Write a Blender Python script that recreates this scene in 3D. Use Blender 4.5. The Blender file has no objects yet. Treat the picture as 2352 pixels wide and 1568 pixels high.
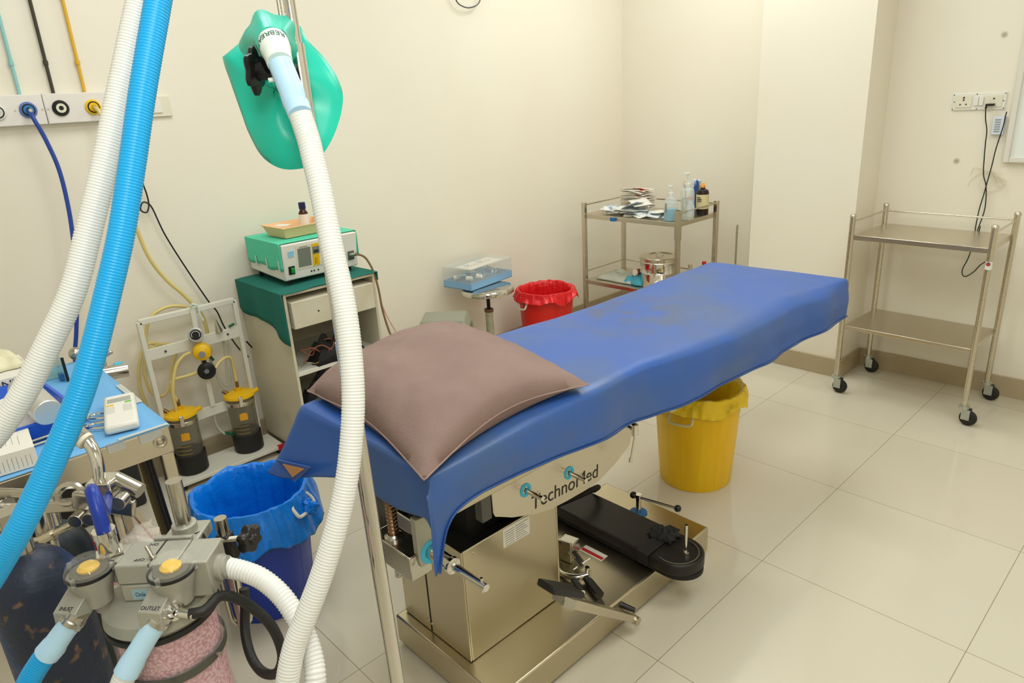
import bpy, bmesh, math, random
from mathutils import Vector, Matrix, noise
random.seed(7)
PI = math.pi
S = bpy.context.scene
COL = S.collection

# ------------------------------------------------------------------ camera
yaw, pitch, roll = -0.824422, 0.338030, -0.0592006
fw = Vector((math.sin(yaw)*math.cos(pitch), math.cos(yaw)*math.cos(pitch), -math.sin(pitch)))
rt = Vector((math.cos(yaw), -math.sin(yaw), 0)); upv = rt.cross(fw)
RX = rt*math.cos(roll) + upv*math.sin(roll); UY = -rt*math.sin(roll) + upv*math.cos(roll)
cd = bpy.data.cameras.new('camera'); cam = bpy.data.objects.new('camera', cd); COL.objects.link(cam)
cd.sensor_width = 36; cd.lens = 1602.73/2352*36; cd.clip_start = .02; cd.clip_end = 50
m = Matrix.Identity(4)
for i in range(3):
    m[i][0] = RX[i]; m[i][1] = UY[i]; m[i][2] = -fw[i]
m.translation = Vector((0.894551, -1.313086, 1.520558))
cam.matrix_world = m
S.camera = cam

# ------------------------------------------------------------------ world, lights, exposure
S.view_settings.view_transform = 'Standard'; S.view_settings.look = 'None'
S.view_settings.gamma = 1; S.view_settings.use_curve_mapping = False
S.view_settings.exposure = 0.03
w = bpy.data.worlds.new('world'); S.world = w; w.use_nodes = True
w.node_tree.nodes['Background'].inputs[0].default_value = (1, .97, .92, 1)
w.node_tree.nodes['Background'].inputs[1].default_value = .15
def area(name, loc, sx, sy, power, col=(1, .95, .86), rot=(0, 0, 0)):
    l = bpy.data.lights.new(name, 'AREA'); l.shape = 'RECTANGLE'; l.size = sx; l.size_y = sy
    l.energy = power; l.color = col
    o = bpy.data.objects.new(name, l); COL.objects.link(o); o.location = loc; o.rotation_euler = rot
    return o
LC = (.91, .975, 1)
PANELS = ((-1.0, -.35, 1.0, 14.5), (-1.05, 1.85, 1.0, 21), (.85, .6, 1.0, 16), (.75, -1.2, 1.0, 12))  # back-corner panel is added to brighten that corner; no panel is in view
for lx, ly, ls, lp in PANELS: area('unseen_ceiling_lamp', (lx, ly, 2.86), ls, ls, lp, LC)
# the photographer's flash, just above the camera
area('camera_flash', (.98, -1.36, 1.86), .22, .16, 5.5, (1, .99, .97), (fw*-1).to_track_quat('Z', 'Y').to_euler())

# ------------------------------------------------------------------ colour + material helpers
def lin(c):
    c = c/255.
    return c/12.92 if c <= .04045 else ((c+.055)/1.055)**2.4
def rgb(r, g, b, a=1): return (lin(r), lin(g), lin(b), a)
MATS = {}
def mat(name, col, rough=.5, metal=0., bump=0., bscale=60., col2=None, nscale=8., nfac=(.4, .7), trans=0., alpha=1.,
        coat=0., stretch=None, ior=1.45, rvar=0., sss=0., spec=.5, emit=None):
    if name in MATS: return MATS[name]
    m = bpy.data.materials.new(name); m.use_nodes = True; nt = m.node_tree; N = nt.nodes; L = nt.links
    p = N['Principled BSDF']
    p.inputs['Base Color'].default_value = col; p.inputs['Roughness'].default_value = rough
    p.inputs['Metallic'].default_value = metal; p.inputs['Transmission Weight'].default_value = trans
    p.inputs['Alpha'].default_value = alpha; p.inputs['Coat Weight'].default_value = coat
    p.inputs['IOR'].default_value = ior; p.inputs['Specular IOR Level'].default_value = spec
    if sss:
        p.inputs['Subsurface Weight'].default_value = sss; p.inputs['Subsurface Radius'].default_value = (.01, .008, .006)
    if emit:
        p.inputs['Emission Color'].default_value = emit[0]; p.inputs['Emission Strength'].default_value = emit[1]
    tc = N.new('ShaderNodeTexCoord'); mp = N.new('ShaderNodeMapping'); L.new(tc.outputs['Object'], mp.inputs[0])
    if stretch: mp.inputs['Scale'].default_value = stretch
    if col2 is not None:
        n = N.new('ShaderNodeTexNoise'); n.inputs['Scale'].default_value = nscale; n.inputs['Detail'].default_value = 6
        L.new(mp.outputs[0], n.inputs['Vector'])
        r = N.new('ShaderNodeMapRange'); r.inputs[1].default_value = nfac[0]; r.inputs[2].default_value = nfac[1]
        L.new(n.outputs[0], r.inputs[0])
        x = N.new('ShaderNodeMix'); x.data_type = 'RGBA'; x.inputs[6].default_value = col; x.inputs[7].default_value = col2
        L.new(r.outputs[0], x.inputs[0]); L.new(x.outputs[2], p.inputs['Base Color'])
    if rvar:
        n = N.new('ShaderNodeTexNoise'); n.inputs['Scale'].default_value = nscale*1.7; n.inputs['Detail'].default_value = 5
        L.new(mp.outputs[0], n.inputs['Vector'])
        r = N.new('ShaderNodeMapRange'); r.inputs[3].default_value = max(0, rough-rvar); r.inputs[4].default_value = rough+rvar
        L.new(n.outputs[0], r.inputs[0]); L.new(r.outputs[0], p.inputs['Roughness'])
    if bump:
        n = N.new('ShaderNodeTexNoise'); n.inputs['Scale'].default_value = bscale; n.inputs['Detail'].default_value = 4
        L.new(mp.outputs[0], n.inputs['Vector'])
        b = N.new('ShaderNodeBump'); b.inputs['Strength'].default_value = bump; b.inputs['Distance'].default_value = .01
        L.new(n.outputs[0], b.inputs['Height']); L.new(b.outputs[0], p.inputs['Normal'])
    MATS[name] = m
    return m

steel = mat('brushed steel', rgb(205, 198, 180), .28, 1, stretch=(3, 3, 60), nscale=12, rvar=.1, bump=.02, bscale=90)
steelp = mat('brushed steel plate', rgb(206, 198, 180), .3, 1, stretch=(3, 3, 3), nscale=8, rvar=.05)
chrome = mat('chrome', rgb(215, 212, 205), .1, 1)
chromed = mat('worn chrome', rgb(190, 186, 176), .22, 1, col2=rgb(110, 96, 80), nscale=30, nfac=(.6, .75))
greym = mat('grey cast metal', rgb(168, 166, 152), .42, .35, bump=.05, bscale=200)
greyd = mat('dark grey metal', rgb(95, 95, 88), .45, .5)
black = mat('black plastic', rgb(22, 21, 20), .35)
blackm = mat('matt black', rgb(20, 19, 18), .7)
rubber = mat('black rubber', rgb(30, 29, 27), .5, bump=.1, bscale=120)
white = mat('white plastic', rgb(236, 233, 222), .4)
ivory = mat('ivory plastic', rgb(232, 226, 204), .4)
offw = mat('off white enamel', rgb(214, 207, 184), .4, col2=rgb(196, 184, 150), nscale=4, nfac=(.5, .8))
whitem = mat('white enamel', rgb(226, 223, 208), .35)
yellow = mat('yellow plastic', rgb(240, 190, 10), .35)
yelbin = mat('yellow bin plastic', rgb(250, 204, 8), .4, col2=rgb(242, 190, 4), nscale=3, stretch=(6, 6, .6))
redbin = mat('red bin plastic', rgb(222, 30, 18), .35)
blubin = mat('blue bin plastic', rgb(28, 60, 170), .4)
redbag = mat('red bag film', rgb(222, 28, 34), .25, bump=.7, bscale=25)
yelbag = mat('yellow bag film', rgb(252, 214, 30), .3, bump=.8, bscale=25)
blubag = mat('blue bag film', rgb(8, 124, 226), .26, bump=.9, bscale=16)
print_ = mat('print ink', rgb(40, 40, 44), .6)
greyprint = mat('grey print', rgb(140, 140, 140), .6)
redprint = mat('red print', rgb(200, 40, 40), .5)
blueprint = mat('blue print', rgb(40, 110, 170), .5)
cyan = mat('cyan sticker', rgb(70, 190, 225), .45)
clear = mat('clear plastic', (.9, .93, .93, 1), .08, trans=1., ior=1.2, alpha=.45)
smoke = mat('smoky clear plastic', (.62, .60, .52, 1), .12, trans=.9, ior=1.15, alpha=.75)
film = mat('clear bag film', (.9, .9, .9, 1), .15, alpha=.25, bump=.5, bscale=30, spec=.8)
paper = mat('white paper', rgb(236, 232, 220), .7)
bluerub = mat('blue rexine', rgb(44, 92, 172), .36, bump=.05, bscale=260, col2=rgb(66, 96, 146), nscale=3.5, nfac=(.46, .72), spec=.6)
nt = bluerub.node_tree; N = nt.nodes; L = nt.links; p = N['Principled BSDF']; src = p.inputs['Base Color'].links[0].from_socket
geo = N.new('ShaderNodeNewGeometry')
d = N.new('ShaderNodeVectorMath'); d.operation = 'DISTANCE'; d.inputs[1].default_value = (-.52, .55, .79); L.new(geo.outputs['Position'], d.inputs[0])
q1 = N.new('ShaderNodeMapRange'); q1.interpolation_type = 'SMOOTHSTEP'; q1.inputs[1].default_value = .08; q1.inputs[2].default_value = .36; q1.inputs[3].default_value = 1; q1.inputs[4].default_value = 0; L.new(d.outputs['Value'], q1.inputs[0])
q2 = N.new('ShaderNodeTexNoise'); q2.inputs['Scale'].default_value = 11; q2.inputs['Detail'].default_value = 8; L.new(geo.outputs['Position'], q2.inputs['Vector'])
q3 = N.new('ShaderNodeMapRange'); q3.inputs[1].default_value = .48; q3.inputs[2].default_value = .64; q3.inputs[4].default_value = .65; L.new(q2.outputs[0], q3.inputs[0])
q4 = N.new('ShaderNodeMath'); q4.operation = 'MULTIPLY'; L.new(q1.outputs[0], q4.inputs[0]); L.new(q3.outputs[0], q4.inputs[1])
q5 = N.new('ShaderNodeMix'); q5.data_type = 'RGBA'; q5.inputs[7].default_value = rgb(84, 92, 112); L.new(q4.outputs[0], q5.inputs[0]); L.new(src, q5.inputs[6]); L.new(q5.outputs[2], p.inputs['Base Color'])
tan = mat('tan backing cloth', rgb(206, 150, 98), .8)
ltube = mat('cream tubing', rgb(226, 206, 132), .35, sss=.1)
whosem = mat('white corrugated hose', rgb(226, 227, 220), .35, sss=.15)
bhosem = mat('blue corrugated hose', rgb(24, 168, 232), .32, sss=.1)
cuffm = mat('pale blue cuff', rgb(188, 224, 246), .3, sss=.2)

# ------------------------------------------------------------------ mesh helpers
def catmull(pts, step):
    P = [Vector(p) for p in pts]
    if len(P) == 2: Q = P
    else:
        Q = []
        ext = [P[0]*2-P[1]] + P + [P[-1]*2-P[-2]]
        for i in range(1, len(ext)-2):
            a, b, c, d = ext[i-1:i+3]
            for k in range(12):
                t = k/12.
                Q.append(.5*((2*b)+(c-a)*t+(2*a-5*b+4*c-d)*t*t+(3*b-a-3*c+d)*t**3))
        Q.append(P[-1])
    out = [Q[0].copy()]; acc = 0.
    L = [0.]
    for i in range(1, len(Q)): L.append(L[-1]+(Q[i]-Q[i-1]).length)
    n = max(2, int(round(L[-1]/step))); j = 0
    for k in range(1, n+1):
        s = L[-1]*k/n
        while j < len(L)-2 and L[j+1] < s: j += 1
        t = (s-L[j])/max(1e-9, L[j+1]-L[j]); out.append(Q[j].lerp(Q[j+1], min(1, t)))
    return out
class B:
    def __init__(s, M=None): s.bm = bmesh.new(); s.M = M
    def _v(s, p): return s.bm.verts.new(Vector(p))
    def box(s, lo, hi, rz=0, piv=None, R=None):
        x0, y0, z0 = lo; x1, y1, z1 = hi
        c = Vector(((x0+x1)/2, (y0+y1)/2, (z0+z1)/2)) if piv is None else Vector(piv)
        Rm = R if R is not None else Matrix.Rotation(rz, 3, 'Z')
        vs = [s._v(c+Rm @ (Vector(p)-c)) for p in ((x0,y0,z0),(x1,y0,z0),(x1,y1,z0),(x0,y1,z0),(x0,y0,z1),(x1,y0,z1),(x1,y1,z1),(x0,y1,z1))]
        for f in ((0,3,2,1),(4,5,6,7),(0,1,5,4),(1,2,6,5),(2,3,7,6),(3,0,4,7)): s.bm.faces.new([vs[i] for i in f])
        return s
    def hexa(s, b, t):
        vs = [s._v(p) for p in list(b)+list(t)]; n = len(b)
        s.bm.faces.new(vs[:n][::-1]); s.bm.faces.new(vs[n:])
        for i in range(n): s.bm.faces.new([vs[i], vs[(i+1) % n], vs[n+(i+1) % n], vs[n+i]])
        return s
    def rings(s, cs, rs, n=20, cap=True, ux=None):
        prev = None; first = None
        T = None; u = None
        for i, (c, r) in enumerate(zip(cs, rs)):
            a = cs[max(0, i-1)]; b = cs[min(len(cs)-1, i+1)]
            t = (b-a)
            t = t.normalized() if t.length > 1e-9 else T
            if u is None:
                h = Vector(ux) if ux else (Vector((0, 0, 1)) if abs(t.z) < .9 else Vector((1, 0, 0)))
                u = (h-t*h.dot(t)).normalized()
            else: u = (u-t*u.dot(t)).normalized()
            T = t; v = t.cross(u)
            ring = [s._v(c+(u*math.cos(2*PI*k/n)+v*math.sin(2*PI*k/n))*r) for k in range(n)]
            if prev:
                for k in range(n): s.bm.faces.new([prev[k], prev[(k+1) % n], ring[(k+1) % n], ring[k]])
            else: first = ring
            prev = ring
        if cap:
            s.bm.faces.new(first[::-1]); s.bm.faces.new(prev)
        return s
    def cyl(s, a, b, r, r2=None, n=20, cap=True):
        return s.rings([Vector(a), Vector(b)], [r, r if r2 is None else r2], n, cap)
    def tube(s, pts, r, n=10, step=None, cap=True):
        c = catmull(pts, step or max(r*1.2, .006)); return s.rings(c, [r]*len(c), n, cap)
    def corr(s, pts, r, pitch=.0044, amp=.055, n=22):
        c = catmull(pts, pitch/4.); rs = [r*(1, 1-amp*.5, 1-amp, 1-amp*.5)[i % 4] for i in range(len(c))]
        return s.rings(c, rs, n, True)
    def lathe(s, prof, c=(0, 0, 0), ax=(0, 0, 1), n=28, cap=True):
        a = Vector(ax).normalized(); c = Vector(c)
        h = Vector((1, 0, 0)) if abs(a.x) < .9 else Vector((0, 1, 0))
        u = (h-a*h.dot(a)).normalized(); v = a.cross(u); prev = None; first = None
        for r, z in prof:
            r = max(r, 1e-4)
            ring = [s._v(c+a*z+(u*math.cos(2*PI*k/n)+v*math.sin(2*PI*k/n))*r) for k in range(n)]
            if prev:
                for k in range(n): s.bm.faces.new([prev[k], prev[(k+1) % n], ring[(k+1) % n], ring[k]])
            else: first = ring
            prev = ring
        if cap: s.bm.faces.new(first[::-1]); s.bm.faces.new(prev)
        return s
    def sphere(s, c, r, n=16, sc=(1, 1, 1)):
        g = bmesh.ops.create_uvsphere(s.bm, u_segments=n, v_segments=max(6, n//2), radius=r)
        for v in g['verts']: v.co = Vector((v.co.x*sc[0], v.co.y*sc[1], v.co.z*sc[2]))+Vector(c)
        return s
    def prism(s, poly, a, b, axis='x'):
        def f(p, q):
            return {'x': (q, p[0], p[1]), 'y': (p[0], q, p[1]), 'z': (p[0], p[1], q)}[axis]
        return s.hexa([f(p, a) for p in poly], [f(p, b) for p in poly])
    def grid(s, rows, wrap=False):
        V = [[s._v(p) for p in r] for r in rows]
        for i in range(len(V)-1):
            m_ = len(V[i]); rng = m_ if wrap else m_-1
            for j in range(rng): s.bm.faces.new([V[i][j], V[i][(j+1) % m_], V[i+1][(j+1) % m_], V[i+1][j]])
        return s
ORG = {}
def _finish(o, label=None, cat=None, group=None, kind=None):
    if label: o['label'] = label
    if cat: o['category'] = cat
    if group: o['group'] = group
    if kind: o['kind'] = kind
def obj(name, b, m, parent=None, smooth=40, bevel=0, label=None, cat=None, group=None, kind=None, sub=0, solid=0, mat2=None, org=None):
    if b.M is not None: b.bm.transform(b.M)
    bmesh.ops.recalc_face_normals(b.bm, faces=b.bm.faces)
    wo = Vector(ORG[parent.name]) if parent else None
    if parent: own = wo
    elif org is not None: own = Vector(org)
    else:
        xs = [v.co for v in b.bm.verts]
        own = Vector((sum(v.x for v in xs)/len(xs), sum(v.y for v in xs)/len(xs), min(v.z for v in xs)))
    bmesh.ops.translate(b.bm, verts=b.bm.verts, vec=-own)
    me = bpy.data.meshes.new(name); b.bm.to_mesh(me); b.bm.free()
    me.materials.append(m)
    if mat2: me.materials.append(mat2)
    if smooth:
        me.shade_smooth(); me.set_sharp_from_angle(angle=math.radians(smooth))
    o = bpy.data.objects.new(name, me); COL.objects.link(o)
    if parent: o.parent = parent
    else: o.location = own
    ORG[o.name] = tuple(own)
    if solid:
        q = o.modifiers.new('solid', 'SOLIDIFY'); q.thickness = solid; q.offset = -1
        if mat2: q.material_offset = 1
    if bevel:
        q = o.modifiers.new('bevel', 'BEVEL'); q.width = bevel; q.segments = 2; q.limit_method = 'ANGLE'; q.angle_limit = math.radians(35)
    if sub:
        q = o.modifiers.new('sub', 'SUBSURF'); q.levels = sub; q.render_levels = sub
    _finish(o, label, cat, group, kind)
    return o
def thing(name, label, cat, loc, group=None):
    o = bpy.data.objects.new(name, None); COL.objects.link(o); o.location = loc; o.empty_display_size = .05
    ORG[o.name] = tuple(loc); _finish(o, label, cat, group); return o
def dup(root, loc, rz=0, label=None):
    r = root.copy(); COL.objects.link(r); r.location = loc; r.rotation_euler = (0, 0, rz); ORG[r.name] = tuple(loc)
    if label: r['label'] = label
    for ch in list(root.children):
        c = ch.copy(); COL.objects.link(c); c.parent = r
        for g in ch.children:
            d = g.copy(); COL.objects.link(d); d.parent = c
    return r
def text(name, body, size, m, M, parent, ext=.0004, sx=1., align='CENTER', font=None):
    cu = bpy.data.curves.new(name, 'FONT'); cu.body = body; cu.size = size; cu.extrude = ext; cu.align_x = align; cu.align_y = 'CENTER'
    t = bpy.data.objects.new(name+'_tmp', cu); COL.objects.link(t)
    bpy.context.view_layer.update()
    me = bpy.data.meshes.new_from_object(t.evaluated_get(bpy.context.evaluated_depsgraph_get()))
    bpy.data.objects.remove(t); bpy.data.curves.remove(cu)
    me.transform(M @ Matrix.Diagonal((sx, 1, 1, 1))); me.transform(Matrix.Translation(-Vector(ORG[parent.name])))
    me.materials.clear(); me.materials.append(m)
    o = bpy.data.objects.new(name, me); COL.objects.link(o); o.parent = parent; ORG[o.name] = ORG[parent.name]
    return o
def frame(o, x, y):
    x = Vector(x).normalized(); y = Vector(y); y = (y-x*y.dot(x)).normalized(); z = x.cross(y)
    M = Matrix.Identity(4)
    for i in range(3): M[i][0] = x[i]; M[i][1] = y[i]; M[i][2] = z[i]
    M.translation = Vector(o); return M

# ------------------------------------------------------------------ room
def wallmat(name, blurred=None):
    m = mat(name, rgb(242, 236, 219), .55, bump=.03, bscale=18, col2=rgb(240, 231, 211), nscale=1.3, nfac=(.35, .75))
    if blurred:
        nt = m.node_tree; N = nt.nodes; L = nt.links; p = N['Principled BSDF']
        src = p.inputs['Base Color'].links[0].from_socket
        geo = N.new('ShaderNodeNewGeometry')
        for g in blurred:  # small round soft-edged spots mixed into the paint colour
            d = N.new('ShaderNodeVectorMath'); d.operation = 'DISTANCE'; d.inputs[1].default_value = g; L.new(geo.outputs['Position'], d.inputs[0])
            r = N.new('ShaderNodeMapRange'); r.interpolation_type = 'SMOOTHSTEP'
            r.inputs[1].default_value = .004; r.inputs[2].default_value = .019; r.inputs[3].default_value = .62; r.inputs[4].default_value = 0
            L.new(d.outputs['Value'], r.inputs[0])
            x = N.new('ShaderNodeMix'); x.data_type = 'RGBA'; x.inputs[7].default_value = rgb(118, 118, 84)
            L.new(r.outputs[0], x.inputs[0]); L.new(src, x.inputs[6]); src = x.outputs[2]
        L.new(src, p.inputs['Base Color'])
    return m
wm = wallmat('cream wall paint'); wg = wallmat('cream wall paint with grime spots', [(0.0, 2.55, 1.651), (-.111, 2.55, 1.111)])
ZC = 2.9
XL, YB, YB2 = -2.25, 2.76, 2.55
def struct(name, b, m, **k): return obj(name, b, m, kind='structure', smooth=0, **k)
struct('wall_left', B().box((XL-.12, -2.6, 0), (XL, YB+.12, ZC)), wm)
struct('wall_back', B().box((XL, YB, 0), (-.8, YB+.12, ZC)), wm)
struct('wall_pillar', B().box((-1.0, 2.293, 0), (-.45, YB+.12, ZC)), wm)
struct('wall_right', B().box((-.45, YB2, 0), (2.1, YB2+.12, ZC)), wg)
struct('wall_east', B().box((1.98, -2.6, 0), (2.1, YB2, ZC)), wm)
struct('wall_near', B().box((XL, -2.72, 0), (2.1, -2.6, ZC)), wm)
struct('ceiling', B().box((XL-.12, -2.72, ZC), (2.1, YB+.12, ZC+.1)), mat('white ceiling paint', rgb(240, 238, 230), .7))
# floor tiles, 0.6 m
fm = bpy.data.materials.new('polished floor tile'); fm.use_nodes = True; nt = fm.node_tree; N = nt.nodes; L = nt.links; p = N['Principled BSDF']
geo = N.new('ShaderNodeNewGeometry'); br = N.new('ShaderNodeTexBrick'); br.offset = 0; br.squash = 1
mp = N.new('ShaderNodeMapping'); mp.inputs['Location'].default_value = (.0, .0, 0); L.new(geo.outputs['Position'], mp.inputs[0]); L.new(mp.outputs[0], br.inputs['Vector'])
br.inputs['Scale'].default_value = 1; br.inputs['Brick Width'].default_value = .6; br.inputs['Row Height'].default_value = .6
br.inputs['Mortar Size'].default_value = .0012; br.inputs['Mortar Smooth'].default_value = .2
br.inputs['Color1'].default_value = rgb(214, 206, 186); br.inputs['Color2'].default_value = rgb(210, 201, 180); br.inputs['Mortar'].default_value = rgb(150, 138, 112)
n = N.new('ShaderNodeTexNoise'); n.inputs['Scale'].default_value = 2.2; n.inputs['Detail'].default_value = 5; L.new(geo.outputs['Position'], n.inputs['Vector'])
x = N.new('ShaderNodeMix'); x.data_type = 'RGBA'; x.blend_type = 'MULTIPLY'; x.inputs[0].default_value = .25
cr = N.new('ShaderNodeValToRGB'); cr.color_ramp.elements[0].color = (.82, .8, .76, 1); cr.color_ramp.elements[1].color = (1, 1, 1, 1)
L.new(n.outputs[0], cr.inputs[0]); L.new(br.outputs['Color'], x.inputs[6]); L.new(cr.outputs[0], x.inputs[7]); L.new(x.outputs[2], p.inputs['Base Color'])
p.inputs['Roughness'].default_value = .1; p.inputs['Specular IOR Level'].default_value = .5
rr = N.new('ShaderNodeMapRange'); rr.inputs[3].default_value = .05; rr.inputs[4].default_value = .16; L.new(n.outputs[0], rr.inputs[0]); L.new(rr.outputs[0], p.inputs['Roughness'])
struct('floor', B().box((XL-.12, -2.72, -.1), (2.1, YB+.12, 0)), fm)
bb = mat('baseboard tile', rgb(186, 170, 138), .3, col2=rgb(176, 160, 128), nscale=3)
struct('baseboard_left', B().box((XL, -2.6, 0), (XL+.012, YB, .1)), bb, bevel=.001)
struct('baseboard_back', B().box((XL+.012, YB-.012, 0), (-1.0, YB, .1)), bb, bevel=.001)
struct('baseboard_pillar', B().prism([(-1.012, YB-.012), (-1.012, 2.281), (-.438, 2.281), (-.438, YB2-.012), (-.45, YB2-.012), (-.45, 2.293), (-1.0, 2.293), (-1.0, YB-.012)], 0, .1, 'z'), bb, bevel=.001)
struct('baseboard_right', B().box((-.438, YB2-.012, 0), (1.98, YB2, .1)), bb, bevel=.001)
for (lx, ly, s_, _p) in PANELS:
    t = thing('unseen_ceiling_light', 'unseen square white ceiling light panel above the room', 'light', (lx, ly, 2.9), 'square ceiling light panels')
    h = s_/2+.03
    bf = B()
    for a, b_ in (((-h, -h), (h, -h+.03)), ((-h, h-.03), (h, h)), ((-h, -h+.03), (-h+.03, h-.03)), ((h-.03, -h+.03), (h, h-.03))):
        bf.box((lx+a[0], ly+a[1], 2.865), (lx+b_[0], ly+b_[1], 2.9))
    obj('light_frame', bf, white, t)
    obj('diffuser', B().box((lx-h+.03, ly-h+.03, 2.872), (lx+h-.03, ly+h-.03, 2.898)), mat('light diffuser', rgb(250, 248, 240), .5, emit=((1, .96, .9, 1), 1.2)), t)

# ------------------------------------------------------------------ wall fittings, left wall
t = thing('gas_outlet_panel', 'long white wall panel holding round coloured gas outlets', 'gas panel', (XL, -.8, 1.5))
obj('panel', B().box((XL, -1.25, 1.517), (XL+.035, -.683, 1.622)).box((XL, -.681, 1.517), (XL+.035, -.462, 1.622)), mat('panel white', rgb(236, 230, 222), .4), t, bevel=.003)
def outlet(y, z, c1, c2, nm, lab):
    o = obj('gas_outlet', B().lathe([(.002, .0), (.027, .0), (.028, .004), (.024, .009), (.002, .009)], (XL+.035, y, z), (1, 0, 0), 40), c1, t, label=lab)
    obj('outlet_ring', B().lathe([(.019, .008), (.021, .0105), (.0175, .0115), (.011, .0115)], (XL+.035, y, z), (1, 0, 0), 40, cap=False), blackm, o)
    obj('outlet_face', B().lathe([(.001, .0), (.017, .0), (.0165, .0125), (.008, .0125), (.008, .009), (.001, .009)], (XL+.035, y, z), (1, 0, 0), 40), c2, o)
    obj('socket_hole', B().lathe([(.001, .0), (.0075, .0), (.007, .0118), (.001, .0118)], (XL+.035, y, z), (1, 0, 0), 20), black, o)
outlet(-.735, 1.569, mat('outlet blue rim', rgb(96, 126, 190), .4), mat('outlet blue', rgb(50, 120, 180), .4), 'b', 'round blue gas outlet with a hose plugged in')
outlet(-.632, 1.570, black, mat('outlet white face', rgb(225, 225, 200), .4), 'k', 'round black gas outlet with white ring, unused')
outlet(-.524, 1.568, mat('outlet yellow rim', rgb(250, 205, 30), .4), mat('outlet yellow', rgb(240, 190, 20), .4), 'y', 'round yellow gas outlet with a cream hose plugged in')
outlet(-.83, 1.566, white, mat('outlet light', rgb(215, 212, 205), .4), 'w', 'round white gas outlet')
bs = B()
for y in (-.69, -.672, -.48, -.775): bs.lathe([(.001, 0), (.003, 0), (.003, .002), (.001, .002)], (XL+.035, y, 1.569), (1, 0, 0), 10)
obj('screw', bs, steel, t)
for y0, y1, m_, lab in ((-.735, -.7435, mat('teal pipe paint', rgb(150, 205, 205), .35), 'pale teal painted gas pipe running down the wall'),
                        (-.633, -.6375, mat('black pipe paint', rgb(62, 58, 46), .35), 'black painted gas pipe between the teal and yellow ones'),
                        (-.529, -.534, mat('yellow pipe paint', rgb(226, 178, 52), .35), 'yellow painted gas pipe above the yellow outlet')):
    tt = thing('gas_pipe', lab, 'pipe', (XL+.01, y1, 1.62), 'copper gas pipes on the wall')
    obj('pipe', B().cyl((XL+.012, y1, 1.62), (XL+.012, y0, 2.88), .006, n=14), m_, tt)
    obj('pipe_joint', B().cyl((XL+.012, y1, 1.72), (XL+.012, y1, 1.735), .0085, n=14).cyl((XL+.012, y1, 1.95), (XL+.012, y1, 1.965), .0085, n=14), m_, tt)
t = thing('wall_switch', 'blank cream switch plate on the left wall behind the hoses', 'switch', (XL, -.3, 1.52))
obj('plate', B().box((XL, -.40, 1.52), (XL+.012, -.232, 1.598)), ivory, t, bevel=.002)
obj('rocker', B().box((XL+.012, -.315, 1.535), (XL+.017, -.27, 1.583)).box((XL+.012, -.375, 1.535), (XL+.017, -.33, 1.583)), white, t, bevel=.001)
t = thing('gas_hose', 'dark blue gas hose hanging from the blue wall outlet', 'hose', (XL+.05, -.735, 1.0))
obj('hose_tube', B().tube([(XL+.05, -.735, 1.568), (XL+.085, -.735, 1.54), (-2.16, -.715, 1.46), (-2.155, -.70, 1.35), (-2.15, -.705, 1.2), (-2.14, -.725, 1.05), (-2.13, -.75, .92), (-2.13, -.79, .76), (-2.12, -.82, .66), (-2.05, -.86, .5), (-1.95, -.9, .35)], .0075), mat('blue gas hose', rgb(36, 70, 160), .35), t)
obj('plug', B().cyl((XL+.044, -.735, 1.569), (XL+.075, -.735, 1.567), .006), chrome, t)
t = thing('vacuum_hose', 'cream rubber hose from the yellow outlet coiling behind the suction stand', 'hose', (XL+.05, -.524, .6))
obj('hose_tube', B().tube([(-2.205, -.524, 1.568), (-2.16, -.52, 1.55), (-2.15, -.51, 1.49), (-2.16, -.505, 1.40), (-2.18, -.497, 1.25), (-2.185, -.48, 1.10), (-2.19, -.458, .98), (-2.19, -.414, .879), (-2.19, -.359, .80), (-2.19, -.325, .743), (-2.19, -.302, .698), (-2.19, -.294, .645), (-2.19, -.298, .596), (-2.2, -.34, .55)], .008, n=12).tube(
    [(-2.2, -.310, .708), (-2.2, -.367, .746), (-2.2, -.437, .757), (-2.2, -.505, .728), (-2.2, -.537, .660), (-2.2, -.540, .603), (-2.2, -.487, .607), (-2.2, -.40, .575)], .007, n=12).tube(
    [(-2.2, -.446, .585), (-2.2, -.536, .621), (-2.2, -.585, .555), (-2.2, -.605, .461), (-2.2, -.60, .36), (-2.2, -.57, .2), (-2.2, -.55, .12)], .007, n=12).tube(
    [(-2.2, -.5, .62), (-2.2, -.57, .54), (-2.2, -.571, .42), (-2.2, -.53, .38), (-2.2, -.49, .42), (-2.2, -.464, .5), (-2.2, -.43, .56)], .006, n=12), ltube, t)
obj('plug', B().cyl((XL+.044, -.524, 1.568), (XL+.07, -.523, 1.564), .008), chrome, t)
obj('black_cable', B().tube([(-2.225, -.45, 1.42), (-2.22, -.428, 1.34), (-2.22, -.418, 1.307), (-2.22, -.405, 1.237), (-2.22, -.405, 1.184), (-2.22, -.420, 1.155), (-2.22, -.440, 1.168), (-2.22, -.428, 1.195), (-2.22, -.41, 1.192), (-2.22, -.394, 1.165), (-2.22, -.368, 1.052), (-2.22, -.311, .891), (-2.22, -.249, .733), (-2.21, -.226, .683), (-2.2, -.211, .607), (-2.2, -.17, .5), (-2.2, -.13, .44)], .0032, n=8), black, label='thin black cable with a small loop hanging on the left wall', cat='cable')
obj('wall_cable', B().tube([(-2.225, 1.29, 2.06), (-2.22, 1.305, 2.021), (-2.22, 1.332, 1.991), (-2.22, 1.391, 1.977), (-2.22, 1.455, 1.992), (-2.22, 1.483, 2.023), (-2.225, 1.49, 2.07)], .0035, n=8), mat('grey cable', rgb(90, 88, 84), .5), label='grey cable loop high on the left wall, at the top of the picture', cat='cable')

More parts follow.
